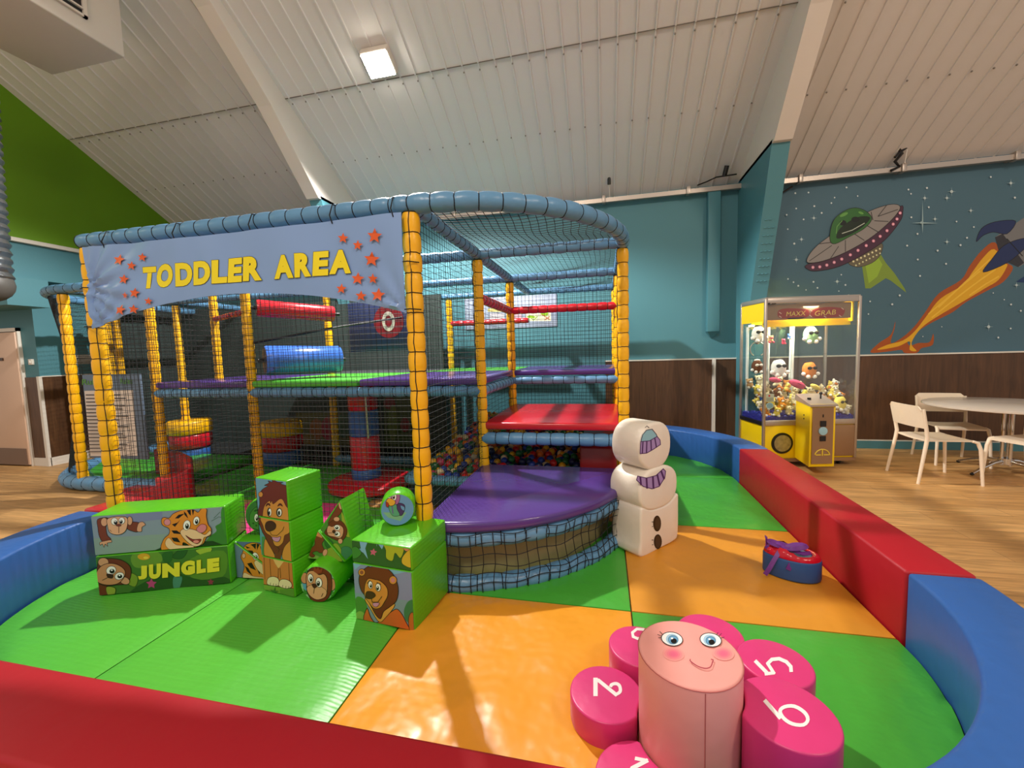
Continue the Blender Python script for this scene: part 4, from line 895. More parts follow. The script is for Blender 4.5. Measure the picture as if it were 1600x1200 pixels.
p = Pic(P, n, cl, clip=poly_px(Mx, Pu, cl)); p.fill([(-20, 600), (340, 600), (340, 1040), (-20, 1040)], '#5b73a0'); tiger_pic(p); p.build(t)
def disc(name, label, c, r_, depth, ang, M=GFOAM, crop=None):
    """round block lying on its rim; ang: heading of the printed end"""
    d = Vector((math.cos(R(ang)), math.sin(R(ang)), 0)); C0 = Vector(c)
    t = thing(name, label, 'foam block', (c[0], c[1], c[2] - r_)); mb = MB(); mb.sweep([C0, C0 - d * .012, C0 - d * (depth - .012), C0 - d * depth], [r_ - .010, r_, r_, r_ - .010], M, 40); mb.build('foam_body', t)
    P = C0 + d * .0006; u = Vector((-d.y, d.x, 0)); cl_ = []
    for i in range(32):
        a = 2 * PI * i / 32; w_ = P + (u * math.cos(a) + Vector((0, 0, 1)) * math.sin(a)) * (r_ - .008); qq = w_ - CAM
        cl_.append(((800 + F_PX * qq.dot(r3) / qq.dot(f2) - crop[0]) * crop[2], (600 - F_PX * qq.dot(u3) / qq.dot(f2) - crop[1]) * crop[2]))
    return t, Pic(P, d, crop, clip=cl_), cl_
t, p, q = disc('foam_disc', 'round green turtle foam disc half hidden behind the lion stack', (-2.205, 2.245, .422), .128, .12, -70, crop=cl)
p.fill(q, '#3f7d3c'); p.shape([(170, 450), (200, 380), (270, 340), (330, 420), (330, 560), (260, 560), (190, 560)], '#4c8f3a', 3); p.eye(233, 452, 20, 36, .2, .2); p.line([(200, 545), (260, 565), (280, 600)], 4); p.ell(205, 500, 9, 8, '#2c5a26', 0); p.ell(232, 520, 8, 8, '#2c5a26', 0); p.ell(230, 385, 22, 8, '#2c5a26', 0, -20); p.build(t)
# lion stack
LA, LB = (-2.058, 2.040), (-1.800, 2.000)
S1, S2, S3 = .262, .510, .752
t, P, n = block('foam_block', 'top foam block of the lion stack, with the mane and eyes', LA, LB, S2, S3, .25); q = quad(P, n, LA, LB, S2, S3, cl); p = Pic(P, n, cl, clip=q)
p.fill(q, '#6d9cba'); p.fill([(450, 90), (560, 105), (560, 180), (480, 150)], '#88abc0')
p.shape([(262, 330), (262, 240), (290, 195), (335, 168), (305, 162), (345, 140), (338, 122), (375, 132), (372, 105), (420, 132), (468, 135), (450, 148), (520, 170), (562, 195), (575, 330), (570, 480), (262, 460)], '#6e2b1c')
p.shape([(288, 440), (296, 370), (318, 325), (352, 300), (360, 318), (372, 300), (384, 328), (440, 285), (470, 292), (500, 350), (535, 380), (552, 420), (552, 480), (290, 470)], '#d18c3c', 3)
p.ell(272, 243, 20, 24, '#d18c3c'); p.shape([(318, 350), (330, 322), (352, 325), (356, 345), (338, 335)], '#5a2417', 2); p.shape([(424, 348), (436, 325), (456, 325), (468, 348), (446, 338)], '#5a2417', 2)
p.ell(350, 400, 19, 40, '#15110f', 0); p.ell(355, 400, 13, 32, '#f4f2ee', 0); p.ell(350, 408, 8, 18, '#15110f', 0); p.ell(438, 402, 26, 40, '#15110f', 0); p.ell(442, 402, 18, 32, '#f4f2ee', 0); p.ell(438, 408, 10, 20, '#15110f', 0); p.build(t)
t, P, n = block('foam_block', 'middle foam block of the lion stack, with the nose and mouth', LA, LB, S1, S2, .25); q = quad(P, n, LA, LB, S1, S2, cl); p = Pic(P, n, cl, clip=q)
p.fill(q, '#5a9aa8'); p.fill([(280, 620), (330, 620), (360, 830), (280, 830)], '#4c8a50'); p.shape([(268, 440), (570, 450), (575, 560), (560, 660), (520, 700), (440, 805), (418, 800), (360, 720), (310, 620), (280, 560)], '#6e2b1c')
p.shape([(288, 440), (560, 460), (555, 540), (520, 590), (485, 610), (470, 670), (430, 705), (392, 690), (368, 620), (320, 585), (292, 520)], '#d18c3c', 3); p.shape([(310, 640), (345, 690), (400, 800), (330, 810), (300, 760)], '#d18c3c', 3); p.shape([(480, 720), (540, 650), (580, 620), (585, 830), (470, 820)], '#d18c3c', 3); p.fill([(400, 740), (470, 730), (450, 820), (400, 810)], '#6e2b1c')
p.shape([(312, 520), (330, 485), (375, 480), (408, 510), (400, 550), (355, 572), (322, 560)], '#471c16', 3); p.shape([(375, 622), (420, 625), (450, 618), (440, 655), (415, 665), (385, 650)], '#c98ab0', 3); p.line([(355, 575), (370, 605), (420, 608), (470, 560), (480, 530)], 3.5); p.line([(415, 705), (440, 730), (430, 760)], 3); p.build(t)
t, P, n = block('foam_block', 'bottom foam block of the lion stack, with the paws', LA, LB, .042, S1, .25); q = quad(P, n, LA, LB, .042, S1, cl); p = Pic(P, n, cl, clip=q)
p.fill(q, '#c9753a'); p.fill([(370, 795), (510, 805), (470, 850), (430, 905), (400, 860)], '#e3b672'); p.fill([(280, 1045), (600, 1085), (600, 1190), (280, 1160)], '#7aa83a'); p.fill([(440, 1090), (600, 1090), (600, 1190), (450, 1180)], '#5d9430')
p.line([(300, 800), (310, 1000)], 3); p.line([(352, 800), (362, 980)], 3); p.line([(430, 900), (425, 1050)], 3.5); p.line([(520, 830), (530, 1030)], 3); p.line([(445, 900), (450, 990)], 3); p.line([(300, 1045), (420, 1065), (580, 1085)], 4)
p.shape([(328, 1020), (345, 985), (390, 975), (430, 995), (438, 1040), (415, 1060), (340, 1048)], '#ecdcae'); p.shape([(434, 1035), (455, 1002), (505, 1002), (545, 1030), (548, 1068), (500, 1082), (440, 1062)], '#ecdcae')
for x, y in ((362, 1030), (388, 1036), (412, 1040), (472, 1050), (500, 1058), (526, 1062)): p.line([(x, y), (x - 3, y + 20)], 3)
p.fill(star(395, 1110, 45, 10, .3), '#3f7d2c'); p.build(t)
# monkey cylinder
cc = (340, 700, 4.0)
t, p, q = disc('foam_cylinder', 'round green foam roll with a monkey face on its end', (-1.625, 1.985, .155), .113, .28, -83, crop=cc)
p.fill(q, '#8cc48c'); 
for k in range(10): p.fill(star(630 + 100 * math.cos(k * .63), 835 + 115 * math.sin(k * .63), 30, k * 30, .4), '#3f8a34')
p.fill([(525, 830), (560, 830), (570, 900), (540, 880)], '#5aa0c0')
p.ell(545, 812, 24, 34, '#c98a62'); p.ell(716, 852, 24, 38, '#c98a62'); p.shape([(560, 830), (565, 770), (600, 740), (595, 722), (625, 735), (640, 718), (655, 742), (690, 760), (712, 800), (715, 880), (690, 940), (640, 965), (590, 950), (560, 890)], '#6e2c1c')
p.shape([(555, 820), (565, 775), (600, 765), (635, 790), (665, 785), (685, 810), (688, 860), (680, 920), (640, 945), (600, 938), (568, 900)], '#d09468'); p.shape([(560, 870), (600, 850), (640, 860), (682, 890), (672, 930), (620, 945), (575, 915)], '#dba87c', 2)
p.eye(583, 812, 17, 28, .2, .2, -8); p.eye(636, 838, 20, 30, -.2, .2, -8); p.shape([(592, 850), (612, 846), (624, 862), (606, 872)], '#4a1d17', 2); p.line([(608, 872), (603, 905)], 3); p.line([(662, 905), (652, 925)], 3)
p.fill([(600, 765), (612, 738), (622, 755), (634, 735), (640, 758), (660, 748), (655, 775), (628, 785)], '#8c3a26'); p.build(t)
# pair of monkey wedges over the roll
ct = (480, 740, 7.273)
WA, WB = (-1.70, 2.10), (-1.40, 2.09)
def px_poly(A, B, pts, crop):
    Mx, u, v = frame_of(A, B); P = Vector((*A, 0)); out = []
    for x, y in pts:
        w_ = onplane(crop[0] + x / crop[2], crop[1] + y / crop[2], P, -v); out.append(((w_ - P).dot(u), w_.z))
    return out
pl = px_poly(WA, WB, [(0, 965), (430, 1010), (120, 645)], ct)
t, P, n, Mx = wedge('foam_wedge', 'lower foam wedge with the monkey tail, resting on the monkey roll', pl, WA, WB, .24)
def monkey_pic(p):
    p.fill([(-100, 200), (700, 200), (700, 1100), (-100, 1100)], '#4f8a34'); p.shape([(230, 860), (330, 790), (400, 900), (380, 1010), (220, 990)], '#8aa834', 2); p.shape([(390, 430), (450, 560), (480, 640), (500, 720), (420, 700), (400, 600)], '#9aac34', 2); p.shape([(-20, 960), (60, 920), (150, 950), (200, 1010), (0, 990)], '#7fb04c', 0); p.shape([(210, 720), (300, 790), (240, 850), (200, 800)], '#2f6a2c', 2); p.shape([(390, 850), (470, 830), (520, 900), (480, 1010), (410, 1010)], '#3f7f58', 2)
    p.shape([(80, 720), (110, 650), (180, 680), (200, 740), (170, 800), (200, 880), (150, 900), (110, 880), (60, 900), (90, 930), (60, 950), (20, 920), (20, 860), (80, 820), (90, 780)], '#7b3a22'); p.ell(205, 895, 26, 40, '#dca07c', 3, 20); p.fill([(90, 700), (120, 655), (185, 690), (170, 730)], '#d88a58')
    p.shape([(240, 560), (300, 440), (350, 360), (380, 330), (398, 420), (340, 500), (300, 570)], '#7b3a22'); p.ell(378, 360, 18, 48, '#dca07c', 3, -10)
    p.shape([(240, 600), (250, 560), (320, 520), (400, 545), (450, 620), (450, 690), (410, 750), (350, 760), (260, 720), (200, 670)], '#6e2e1c'); p.ell(338, 515, 34, 26, '#dca07c'); p.ell(380, 765, 26, 30, '#dca07c'); p.shape([(228, 650), (245, 590), (290, 600), (350, 575), (410, 610), (412, 680), (380, 730), (310, 715), (250, 700)], '#dca07c'); p.eye(345, 610, 34, 30, -.1, .1, 20); p.eye(348, 682, 34, 30, -.3, 0, 20); p.ell(310, 655, 18, 20, '#4a1d17', 2); p.line([(235, 670), (290, 670)], 3)
p = Pic(P, n, ct, clip=poly_px(Mx, pl, ct)); monkey_pic(p); p.build(t)
pl = px_poly(WA, WB, [(135, 632), (445, 995), (545, 900), (372, 300)], ct)
t, P, n, Mx = wedge('foam_wedge', 'upper foam wedge with the monkey face, leaning beside the big cube', pl, WA, WB, .24)
p = Pic(P, n, ct, clip=poly_px(Mx, pl, ct)); monkey_pic(p); p.build(t)
o, P, n = block('foam_block', 'low foam block behind the monkey roll, mostly hidden by the big cube', (-1.62, 2.24), (-1.30, 2.22), .042, .27, .2)
p = Pic(P, n, cc, clip=quad(P, n, (-1.62, 2.24), (-1.30, 2.22), .042, .27, cc)); p.fill([(740, 690), (860, 690), (860, 900), (740, 900)], '#3f7f34'); p.ell(822, 755, 20, 26, '#dca07c', 3); p.ell(835, 860, 22, 34, '#b8925c', 3); p.build(o)
# big cube with slab and bird roll
CA, CB = (-1.327, 1.890), (-.960, 1.850); CS, CT = .362, .488
t, P, n = block('foam_cube', 'big green foam cube with a seated lion on its front', CA, CB, .042, CS, .37); q = quad(P, n, CA, CB, .042, CS, cc); p = Pic(P, n, cc, clip=q)
p.fill(q, '#8690b8'); p.fill([(830, 900), (1230, 960), (1230, 1170), (830, 1100)], '#7c9aa8'); p.fill([(840, 700), (930, 700), (860, 760)], '#7cb4d0'); p.fill([(1020, 715), (1210, 742), (1205, 770), (1100, 790)], '#7cb4d0')
p.shape([(850, 1000), (870, 930), (920, 950), (945, 1040), (930, 1110), (850, 1090)], '#4a8a34', 0); p.shape([(1165, 1020), (1190, 960), (1230, 960), (1230, 1100), (1180, 1080)], '#3f7f50', 0); p.shape([(860, 1040), (900, 1020), (960, 1080), (940, 1110), (860, 1090)], '#7fb04c', 0)
p.shape([(935, 1000), (960, 1060), (1000, 1090), (1090, 1020), (1130, 1010), (1175, 1080), (1190, 1160), (930, 1110)], '#c9682c'); p.shape([(1195, 1060), (1225, 1030), (1235, 1160), (1205, 1160)], '#b8702c', 3)
p.shape([(925, 935), (960, 1010), (1010, 1085), (1050, 1060), (1110, 980), (1060, 960)], '#dca248', 3)
p.shape([(885, 830), (895, 780), (940, 740), (960, 745), (990, 722), (1010, 735), (1050, 745), (1100, 790), (1130, 870), (1120, 950), (1080, 990), (1040, 1020), (1020, 1065), (990, 1040), (960, 985), (930, 930), (900, 890)], '#6e2b1c')
p.ell(903, 776, 21, 22, '#d18c3c'); p.ell(1098, 824, 24, 26, '#d18c3c'); p.ell(903, 776, 11, 12, '#8c4a3a', 0); p.ell(1098, 824, 13, 14, '#c9808a', 0)
p.shape([(920, 900), (925, 850), (945, 815), (985, 820), (1020, 830), (1060, 870), (1065, 920), (1045, 960), (1020, 995), (980, 1000), (950, 965), (925, 930)], '#d18c3c', 3)
p.eye(958, 853, 14, 24, .2, .2, -5); p.eye(1007, 868, 16, 25, -.2, .2, -5); p.shape([(928, 915), (940, 893), (975, 898), (990, 920), (965, 938), (935, 935)], '#471c16', 3); p.line([(965, 938), (970, 960), (1005, 960), (1030, 925)], 3.5); p.shape([(975, 965), (1015, 965), (1000, 988), (980, 985)], '#c98ab0', 2)
p.line([(940, 842), (955, 825)], 4); p.line([(1000, 838), (1022, 848)], 4); p.build(t)
t, P, n = block('foam_slab', 'flat green foam slab with jungle leaves on top of the big cube', CA, CB, CS, CT, .37); q = quad(P, n, CA, CB, CS, CT, ct); p = Pic(P, n, ct, clip=q)
p.fill(q, '#33602c'); p.fill([(590, 745), (695, 750), (660, 850), (690, 970), (640, 900), (565, 860), (610, 850)], '#7fb0d0'); p.fill([(780, 765), (885, 780), (850, 860), (800, 790), (790, 830)], '#7fb0d0'); p.fill(star(752, 892, 44, 10, .5), '#c4607c')
p.shape([(870, 780), (1060, 790), (1100, 860), (1060, 960), (1000, 900), (970, 990), (900, 960), (895, 870)], '#a8b42c', 3); p.shape([(1080, 960), (1140, 880), (1200, 860), (1200, 1060), (1090, 1030)], '#d0b434', 3); p.shape([(1085, 800), (1150, 790), (1180, 830), (1140, 880), (1100, 860)], '#c98a62', 3); p.shape([(500, 860), (560, 830), (620, 900), (560, 960), (505, 950)], '#3f8434', 2); p.build(t)
t, p, q = disc('foam_disc', 'round foam disc with a purple bird, standing on the green slab', (-1.150, 2.08, CT + .097), .097, .13, -66, crop=ct)
p.fill(q, '#6a98c4'); p.fill([(860, 440), (1130, 440), (1060, 540), (920, 500)], '#7fb08c'); p.shape([(870, 150), (885, 95), (925, 75), (985, 95), (1000, 150), (940, 180), (885, 200)], '#4a2c62'); p.ell(880, 185, 22, 24, '#4a2c62'); p.ell(893, 125, 22, 26, '#4a2c62')
p.shape([(900, 250), (905, 185), (945, 150), (1010, 165), (1050, 220), (1050, 300), (1020, 350), (960, 340), (910, 300)], '#a8689c'); p.shape([(1010, 380), (1040, 335), (1100, 350), (1110, 400), (1080, 470), (1040, 470), (1010, 420)], '#4c3568'); p.shape([(1060, 360), (1105, 380), (1100, 420), (1070, 400)], '#6a98c4', 3)
p.shape([(930, 360), (1010, 350), (1020, 400), (1050, 470), (980, 480), (940, 430)], '#5aa07c', 3); p.line([(965, 370), (975, 450)], 10, '#6a4a9c'); p.eye(936, 246, 22, 38, .2, .1); p.eye(990, 260, 24, 44, -.2, .1); p.line([(915, 195), (935, 178)], 6); p.line([(985, 180), (1005, 200)], 6)
p.shape([(895, 320), (915, 285), (950, 280), (1000, 310), (990, 350), (950, 365), (925, 350)], '#e0a838'); p.shape([(896, 320), (925, 335), (925, 375), (900, 370)], '#a83a2c', 3); p.build(t)
# snowman of three white blocks
SNOW = vinyl('snow_white', '#efe6d8', bscale=7, bump=.35, rough=.34)
sdir = Vector((.68, .733, 0)); sn = Vector((sdir.y, -sdir.x, 0)); F0 = Vector((.232, 2.817, 0))
SMx = Matrix(((sdir.x, 0, -sn.x, F0.x), (sdir.y, 0, -sn.y, F0.y), (0, 1, 0, 0), (0, 0, 0, 1)))       # x along the face, y up, z into the block
def snowblock(name, label, outline, depth, dx=0, dz=0):
    t = thing(name, label, 'foam block', (F0.x, F0.y, min(b for a, b in outline)))
    MB().prism([(a * 1.06 + dx, b) for a, b in outline], dz, dz + depth, SNOW, M=SMx, bev=.022, seg=4).build('foam_body', t); return t
def spic(dz=0): return Pic(F0 + sn * (-dz) + sn * .0008, sn, (650, 650, 4.0))
def egg(cx, cy, rx, ry, p_=2.6, n=36, flat=None):
    o = []
    for i in range(n):
        a = 2 * PI * i / n; x = abs(math.cos(a)) ** (2 / p_) * (1 if math.cos(a) > 0 else -1); y = abs(math.sin(a)) ** (2 / p_) * (1 if math.sin(a) > 0 else -1); yy = cy + ry * y
        if flat is not None: yy = max(yy, flat)
        o.append((cx + rx * x, yy))
    return o
t = snowblock('snowman_block', 'large square bottom block of the white snowman, with two black buttons', spline([(0, .042), (.20, .042), (.36, .05), (.40, .10), (.405, .30), (.395, .40), (.30, .352), (.20, .342), (.10, .352), (.02, .385), (.0, .34), (.0, .15)], 3), .26)
p = spic(); 
for cy in (672, 785):
    p.ell(1507 + (4 if cy > 700 else 0), cy, 25, 50 if cy < 700 else 46, '#241c18', 0); p.ell(1511, cy, 17, 38, '#3d312a', 0)
    p.line([(1480, cy + 18), (1476, cy + 20)], 4); p.line([(1482, cy - 10), (1474, cy - 10)], 4)
p.build(t)
t = snowblock('snowman_block', 'rounded middle block of the white snowman, with a purple striped scarf', egg(.185, .485, .20, .150, 2.5), .27, dz=-.005)
p = spic(-.005); sc = [(1378, 400), (1385, 375), (1440, 388), (1500, 372), (1545, 330), (1560, 345), (1555, 385), (1520, 440), (1475, 455), (1420, 440)]
p.fill(sc, '#a88fc8'); p.line(sc, 5, '#4a2c66', closed=True)
for a, b in (((1402, 383), (1406, 428)), ((1440, 388), (1444, 450)), ((1480, 380), (1484, 452)), ((1508, 368), (1522, 432)), ((1532, 345), (1550, 392))): p.line([a, b], 11, '#4a2c66')
p.build(t)
t = snowblock('snowman_block', 'top egg-shaped block of the white snowman, with a blue and purple striped band', egg(.165, .785, .165, .165, 2.3), .25, dx=-.005, dz=.005)
p = spic(.005); p.shape([(1408, 160), (1415, 120), (1440, 90), (1470, 85), (1495, 110), (1505, 135), (1460, 155)], '#8fc3d4', 0); sc = [(1405, 160), (1460, 155), (1507, 128), (1525, 150), (1528, 178), (1480, 210), (1440, 232), (1400, 235)]
p.fill(sc, '#a88fc8'); p.line(sc, 5, '#4a2c66', closed=True)
for a, b in (((1418, 160), (1414, 232)), ((1442, 158), (1440, 230)), ((1468, 153), (1470, 212)), ((1492, 140), (1502, 194))): p.line([a, b], 8, '#4a2c66')
p.line([(1405, 160), (1415, 118), (1440, 88), (1475, 82), (1500, 112), (1507, 128)], 4, '#3a2c50'); p.line([(1432, 72), (1442, 62), (1455, 72)], 4, '#2c2438'); p.build(t)
# toy shoe
t = thing('toy_shoe', 'large blue and red soft toy shoe with a purple ribbon bow', 'toy shoe', (1.11, 2.76, .042)); t.rotation_euler.z = 0
def shoe_out(k=1, z=0):
    o = []
    for i in range(36):
        a = 2 * PI * i / 36; L = .165 + .0 * math.cos(a); W = .098 + .012 * math.cos(a); L = .152; o.append((L * math.cos(a) * k, W * math.sin(a) * k))
    return o
ang = R(-14); Rz = Matrix.Translation((1.11, 2.75, 0)) @ Matrix.Rotation(ang, 4, 'Z')
MB().prism(shoe_out(), .043, .172, vinyl('shoe_blue', '#2a5796', rough=.5), M=Rz, bev=.012, seg=3).build('sole_wall', t)
RGLOSS = vinyl('shoe_red', '#c8142c', rough=.16, bump=.3, bscale=14)
vs = []; fs = []; rings = [(.975, .170), (.95, .182), (.88, .192), (.78, .196), (.68, .190)]; n_ = 36
mb = MB()
for k, z in rings:
    for (x, y) in shoe_out(k): vs.append(Rz @ Vector((x, y, z + .018 * (x < -.03) * (1 - k) * 8 * .3 + (.02 if x < 0 else 0) * (1 - k) * 3)))
for j in range(len(rings) - 1):
    for i in range(n_): fs.append((j * n_ + i, j * n_ + (i + 1) % n_, (j + 1) * n_ + (i + 1) % n_, (j + 1) * n_ + i))
mb.add(vs, fs, RGLOSS, True); mb.build('upper', t)
MB().prism(shoe_out(.68), .165, .186, vinyl('shoe_lining', '#5a6f86', rough=.6), M=Rz, bev=.006).build('insole', t)
mb = MB(); mb.box((-.14, -.045, .178), (-.02, .045, .205), RGLOSS, M=Rz, bev=.012); mb.build('tongue', t)
mb = MB(); mb.box((-.06, -.035, .183), (-.005, .02, .209), vinyl('patch_green', '#7fa878', rough=.2), M=Rz, bev=.006); mb.box((-.12, -.02, .196), (-.07, .03, .212), vinyl('patch_cream', '#d8c8a8', rough=.2), M=Rz, bev=.004); mb.build('shiny_patches', t)
RIB = mat('ribbon_purple', '#6b2a86', .45, bump=.2, bscale=40)
def ribbon(pts, wd, name='ribbon', parent=t):
    mb = MB(); P = [Rz @ Vector(p_) for p_ in pts]; n = len(P); vs = []
    for i, p_ in enumerate(P):
        d = (P[min(i + 1, n - 1)] - P[max(0, i - 1)]).normalized(); s = d.cross(Vector((.2, -.6, .8))).normalized() * wd / 2; nn = d.cross(s).normalized() * .0012
        vs += [p_ - s - nn, p_ + s - nn, p_ + s + nn, p_ - s + nn]
    fs = []
    for i in range(n - 1):
        for k in range(4): fs.append((i * 4 + k, i * 4 + (k + 1) % 4, (i + 1) * 4 + (k + 1) % 4, (i + 1) * 4 + k))
    fs += [(3, 2, 1, 0), tuple((n - 1) * 4 + k for k in range(4))]
    mb.add(vs, fs, RIB, True); return mb.build(name, parent)
def loop(c, ax, h, ry, n=14, rot=0): ax *= .8; return [(c[0] + ax * (1 - math.cos(2 * PI * i / n)) / 2 * math.cos(rot), c[1] + ax * (1 - math.cos(2 * PI * i / n)) / 2 * math.sin(rot) + ry * math.sin(2 * PI * i / n), c[2] + h * math.sin(PI * i / n) ** 1) for i in range(n + 1)]
ribbon(loop((-.03, -.02, .205), .13, .035, .030, rot=.15), .026, 'bow_loop'); ribbon(loop((-.05, -.01, .205), -.10, .04, .028, rot=.3), .024, 'bow_loop')
ribbon([(-.04, -.02, .212), (-.07, -.06, .205), (-.10, -.10, .165), (-.13, -.125, .11), (-.15, -.13, .075)], .024, 'ribbon_tail'); ribbon([(-.03, -.02, .212), (-.02, -.06, .195), (-.015, -.092, .155), (-.03, -.10, .115)], .026, 'ribbon_tail')
ribbon([(-.14, -.04, .20), (-.10, 0, .222), (-.06, .03, .222), (-.02, .05, .205), (.06, .055, .19)], .022, 'ribbon_lace'); ribbon([(-.12, .04, .21), (-.08, .0, .226), (-.03, -.03, .216), (.05, -.03, .20), (.10, .02, .19)], .024, 'ribbon_lace')
ribbon(loop((-.13, .0, .20), -.03, .07, .02, rot=1.2), .014, 'bow_loop')
# octopus seat with numbered petals
PK = vinyl('octopus_pink', '#d83a7c', bscale=6, bump=.3, rough=.36); PKL = vinyl('octopus_face', '#f0a49c', bscale=6, bump=.35, rough=.42)
OC = Vector((.272, 1.432, 0)); OH = .42
t = thing('octopus_seat', 'pink smiling octopus soft seat with petals numbered one to six', 'soft seat', (OC.x, OC.y, .042))
def cyl(name, c, r_, h, M, parent, dent=None, sides=48):
    P = []
    for i in range(sides):
        a = 2 * PI * i / sides; P.append((c[0] + r_ * math.cos(a), c[1] + r_ * math.sin(a)))
    if dent:
        Q = []
        for x, y in P:
            d = Vector((x, y)) - Vector(dent[:2])
            if d.length < dent[2]: d = d.normalized() * dent[2]; x, y = dent[0] + d.x, dent[1] + d.y
            Q.append((x, y))
        P = Q
    return MB().prism(P, .043, h, M, bev=.008, seg=3).build(name, parent)
head = cyl('head', OC, .165, OH, PKL, t)
mb = MB(); mb.sweep([(OC.x + .1655 * math.cos(R(a)), OC.y + .1655 * math.sin(R(a)), OH - .006) for a in range(0, 360, 8)], .0016, vinyl('seam_rose', '#b8605e'), 5, closed=True); mb.sweep([(OC.x + .1655 * math.cos(R(-84)), OC.y + .1655 * math.sin(R(-84)), .06 + (OH - .07) * i / 5) for i in range(6)], .0014, vinyl('seam_rose', '#b8605e'), 5); mb.build('seam_piping', head, world=False).data.transform(Matrix.Translation(-t.location))
co_ = (870, 940, 3.5556)
p = Pic((0, 0, OH + .0008), (0, 0, 1), co_)
def blush(cx, cy):
    for k, c in ((62, '#ef9d98'), (50, '#ee8f93'), (38, '#ec7f8e'), (26, '#ea708c'), (14, '#e86a8c')): p.ell(cx, cy, k, k * .62, c, 0, 8)
blush(648, 292); blush(925, 290)
p.ell(640, 210, 60, 38, '#f6f6f4', 4, 10); p.ell(642, 212, 36, 30, '#a8cde4', 0, 10); p.ell(646, 215, 27, 23, '#6aa4cc', 2, 10); p.ell(650, 222, 17, 14, '#15110f', 0); p.ell(640, 208, 7, 5, '#ffffff', 0)
p.ell(855, 217, 60, 38, '#f6f6f4', 4, 10); p.ell(850, 218, 36, 30, '#a8cde4', 0, 10); p.ell(855, 222, 27, 23, '#6aa4cc', 2, 10); p.ell(860, 230, 17, 14, '#15110f', 0); p.ell(848, 214, 7, 5, '#ffffff', 0)
for a, b in (((582, 208), (565, 206)), ((582, 198), (560, 188)), ((588, 188), (572, 172)), ((888, 190), (896, 178)), ((902, 198), (915, 184)), ((912, 210), (930, 205))): p.line([a, b], 3)
p.line(spline([(742, 328), (775, 362), (820, 378), (852, 372), (864, 345), (858, 328)], 4)[:21], 5, '#a03048'); o = p.build(head); o.name = 'printed_face'
for f in (o,): f.data.transform(Matrix.Identity(4))
PET = [('1', (.098, 1.245), .142, .105, ((418, 925), (500, 870), (455, 868))), ('2', (-.006, 1.520), .137, .150, None), ('3', (.135, 1.757), .128, .185, None), ('4', (.425, 1.795), .13, .25, None), ('5', (.600, 1.600), .122, .30, None), ('6', (.546, 1.362), .142, .312, None)]
for nm, c, r_, h, _ in PET:
    pe = cyl('petal', c, r_, h, PK, t, dent=(OC.x, OC.y, .170)); pe['label'] = f'pink petal with the white number {nm}' if nm != '4' else 'pink petal at the back of the head'
    if nm == '4': continue
    pp = Pic((0, 0, h + .0008), (0, 0, 1), co_)
    box = {'1': ((395, 945), (435, 985), (470, 862)), '2': ((212, 522), (212, 432), (352, 520)), '3': ((430, 215), (410, 150), (520, 215)), '5': ((1170, 410), (1110, 322), (1300, 385)), '6': ((1385, 690), (1215, 540), (1400, 640))}[nm]
    W = ink('#f4efec')
    def st(pts, wd): pp.line(pts, wd, '#f4efec')
    if nm == '2': st([(215, 430), (215, 518)], 24); st([(215, 438), (232, 438), (330, 518)], 20); st(spline([(330, 516), (352, 500), (348, 468), (326, 456), (300, 470), (330, 516)], 4)[:17], 18)
    if nm == '5': st([(1105, 332), (1172, 400)], 20); st([(1160, 402), (1206, 396)], 18); st([(1206, 398), (1172, 345)], 18); st([(1172, 345), (1195, 322), (1235, 318), (1275, 335), (1300, 362), (1302, 386)], 20)
    if nm == '6': st([(1158, 552), (1200, 600), (1240, 645)], 22); pp.line(spline([(1240, 610), (1265, 585), (1320, 582), (1375, 615), (1395, 655), (1370, 685), (1310, 680), (1262, 650)], 3), 20, '#f4efec', closed=True)
    if nm == '3': st([(482, 155), (445, 152), (420, 172), (424, 195), (450, 206), (482, 200)], 15); st([(482, 200), (470, 215), (482, 240), (510, 250)], 15)
    if nm == '1': st([(500, 884), (420, 925), (400, 960)], 24); st([(440, 872), (500, 884)], 20)
    k = pp.build(t, 'number_print'); k.parent = pe

# ================================================================== GRABBER MACHINE
YM = mat('machine_yellow', '#f2cf0a', .35); BRN = mat('machine_bronze_panel', '#9a7a5c', .38, metal=.35, noise=.05, nscale=4); GLS = None
def glass():
    m = bpy.data.materials.new('clear_glass'); m.use_nodes = True; nt = m.node_tree; nt.nodes.clear(); L = nt.links.new
    o = nt.nodes.new('ShaderNodeOutputMaterial'); mx = nt.nodes.new('ShaderNodeMixShader'); tr = nt.nodes.new('ShaderNodeBsdfTransparent'); gl = nt.nodes.new('ShaderNodeBsdfGlossy'); gl.inputs['Roughness'].default_value = .02
    tr.inputs[0].default_value = (.95, .97, .96, 1); mx.inputs[0].default_value = .06
    L(tr.outputs[0], mx.inputs[1]); L(gl.outputs[0], mx.inputs[2]); L(mx.outputs[0], o.inputs[0]); return m
GLS = glass()
gx0, gx1, gy0, gy1 = 1.905, 2.995, 5.60, 6.15
GA = R(11); GT = Matrix.Translation((1.82, 5.335, 0)) @ Matrix.Rotation(GA, 4, 'Z') @ Matrix.Translation((-1.905, -5.60, 0))
GN = (GT.to_3x3() @ Vector((0, -1, 0)))
def gpic(dy, crop, step, name):
    p = Pic(GT @ Vector((2, gy0 + dy, 0)), GN, crop, step=step); p.gname = name; return p
def gend(p):
    o = p.mb.build(p.gname, gm); o.data.transform(Matrix.Translation(-gm.location) @ GT.inverted() @ Matrix.Translation(gm.location)); return o
gm = thing('grabber_machine', 'yellow and metal grabber machine full of plush toys, headed MAXX GRAB', 'grabber machine', ((gx0 + gx1) / 2, (gy0 + gy1) / 2, 0))
mb = MB(); mb.box((gx0 + .02, gy0 + .02, .10), (gx1 - .02, gy1, .52), YM, bev=.004); mb.build('lower_cabinet', gm)
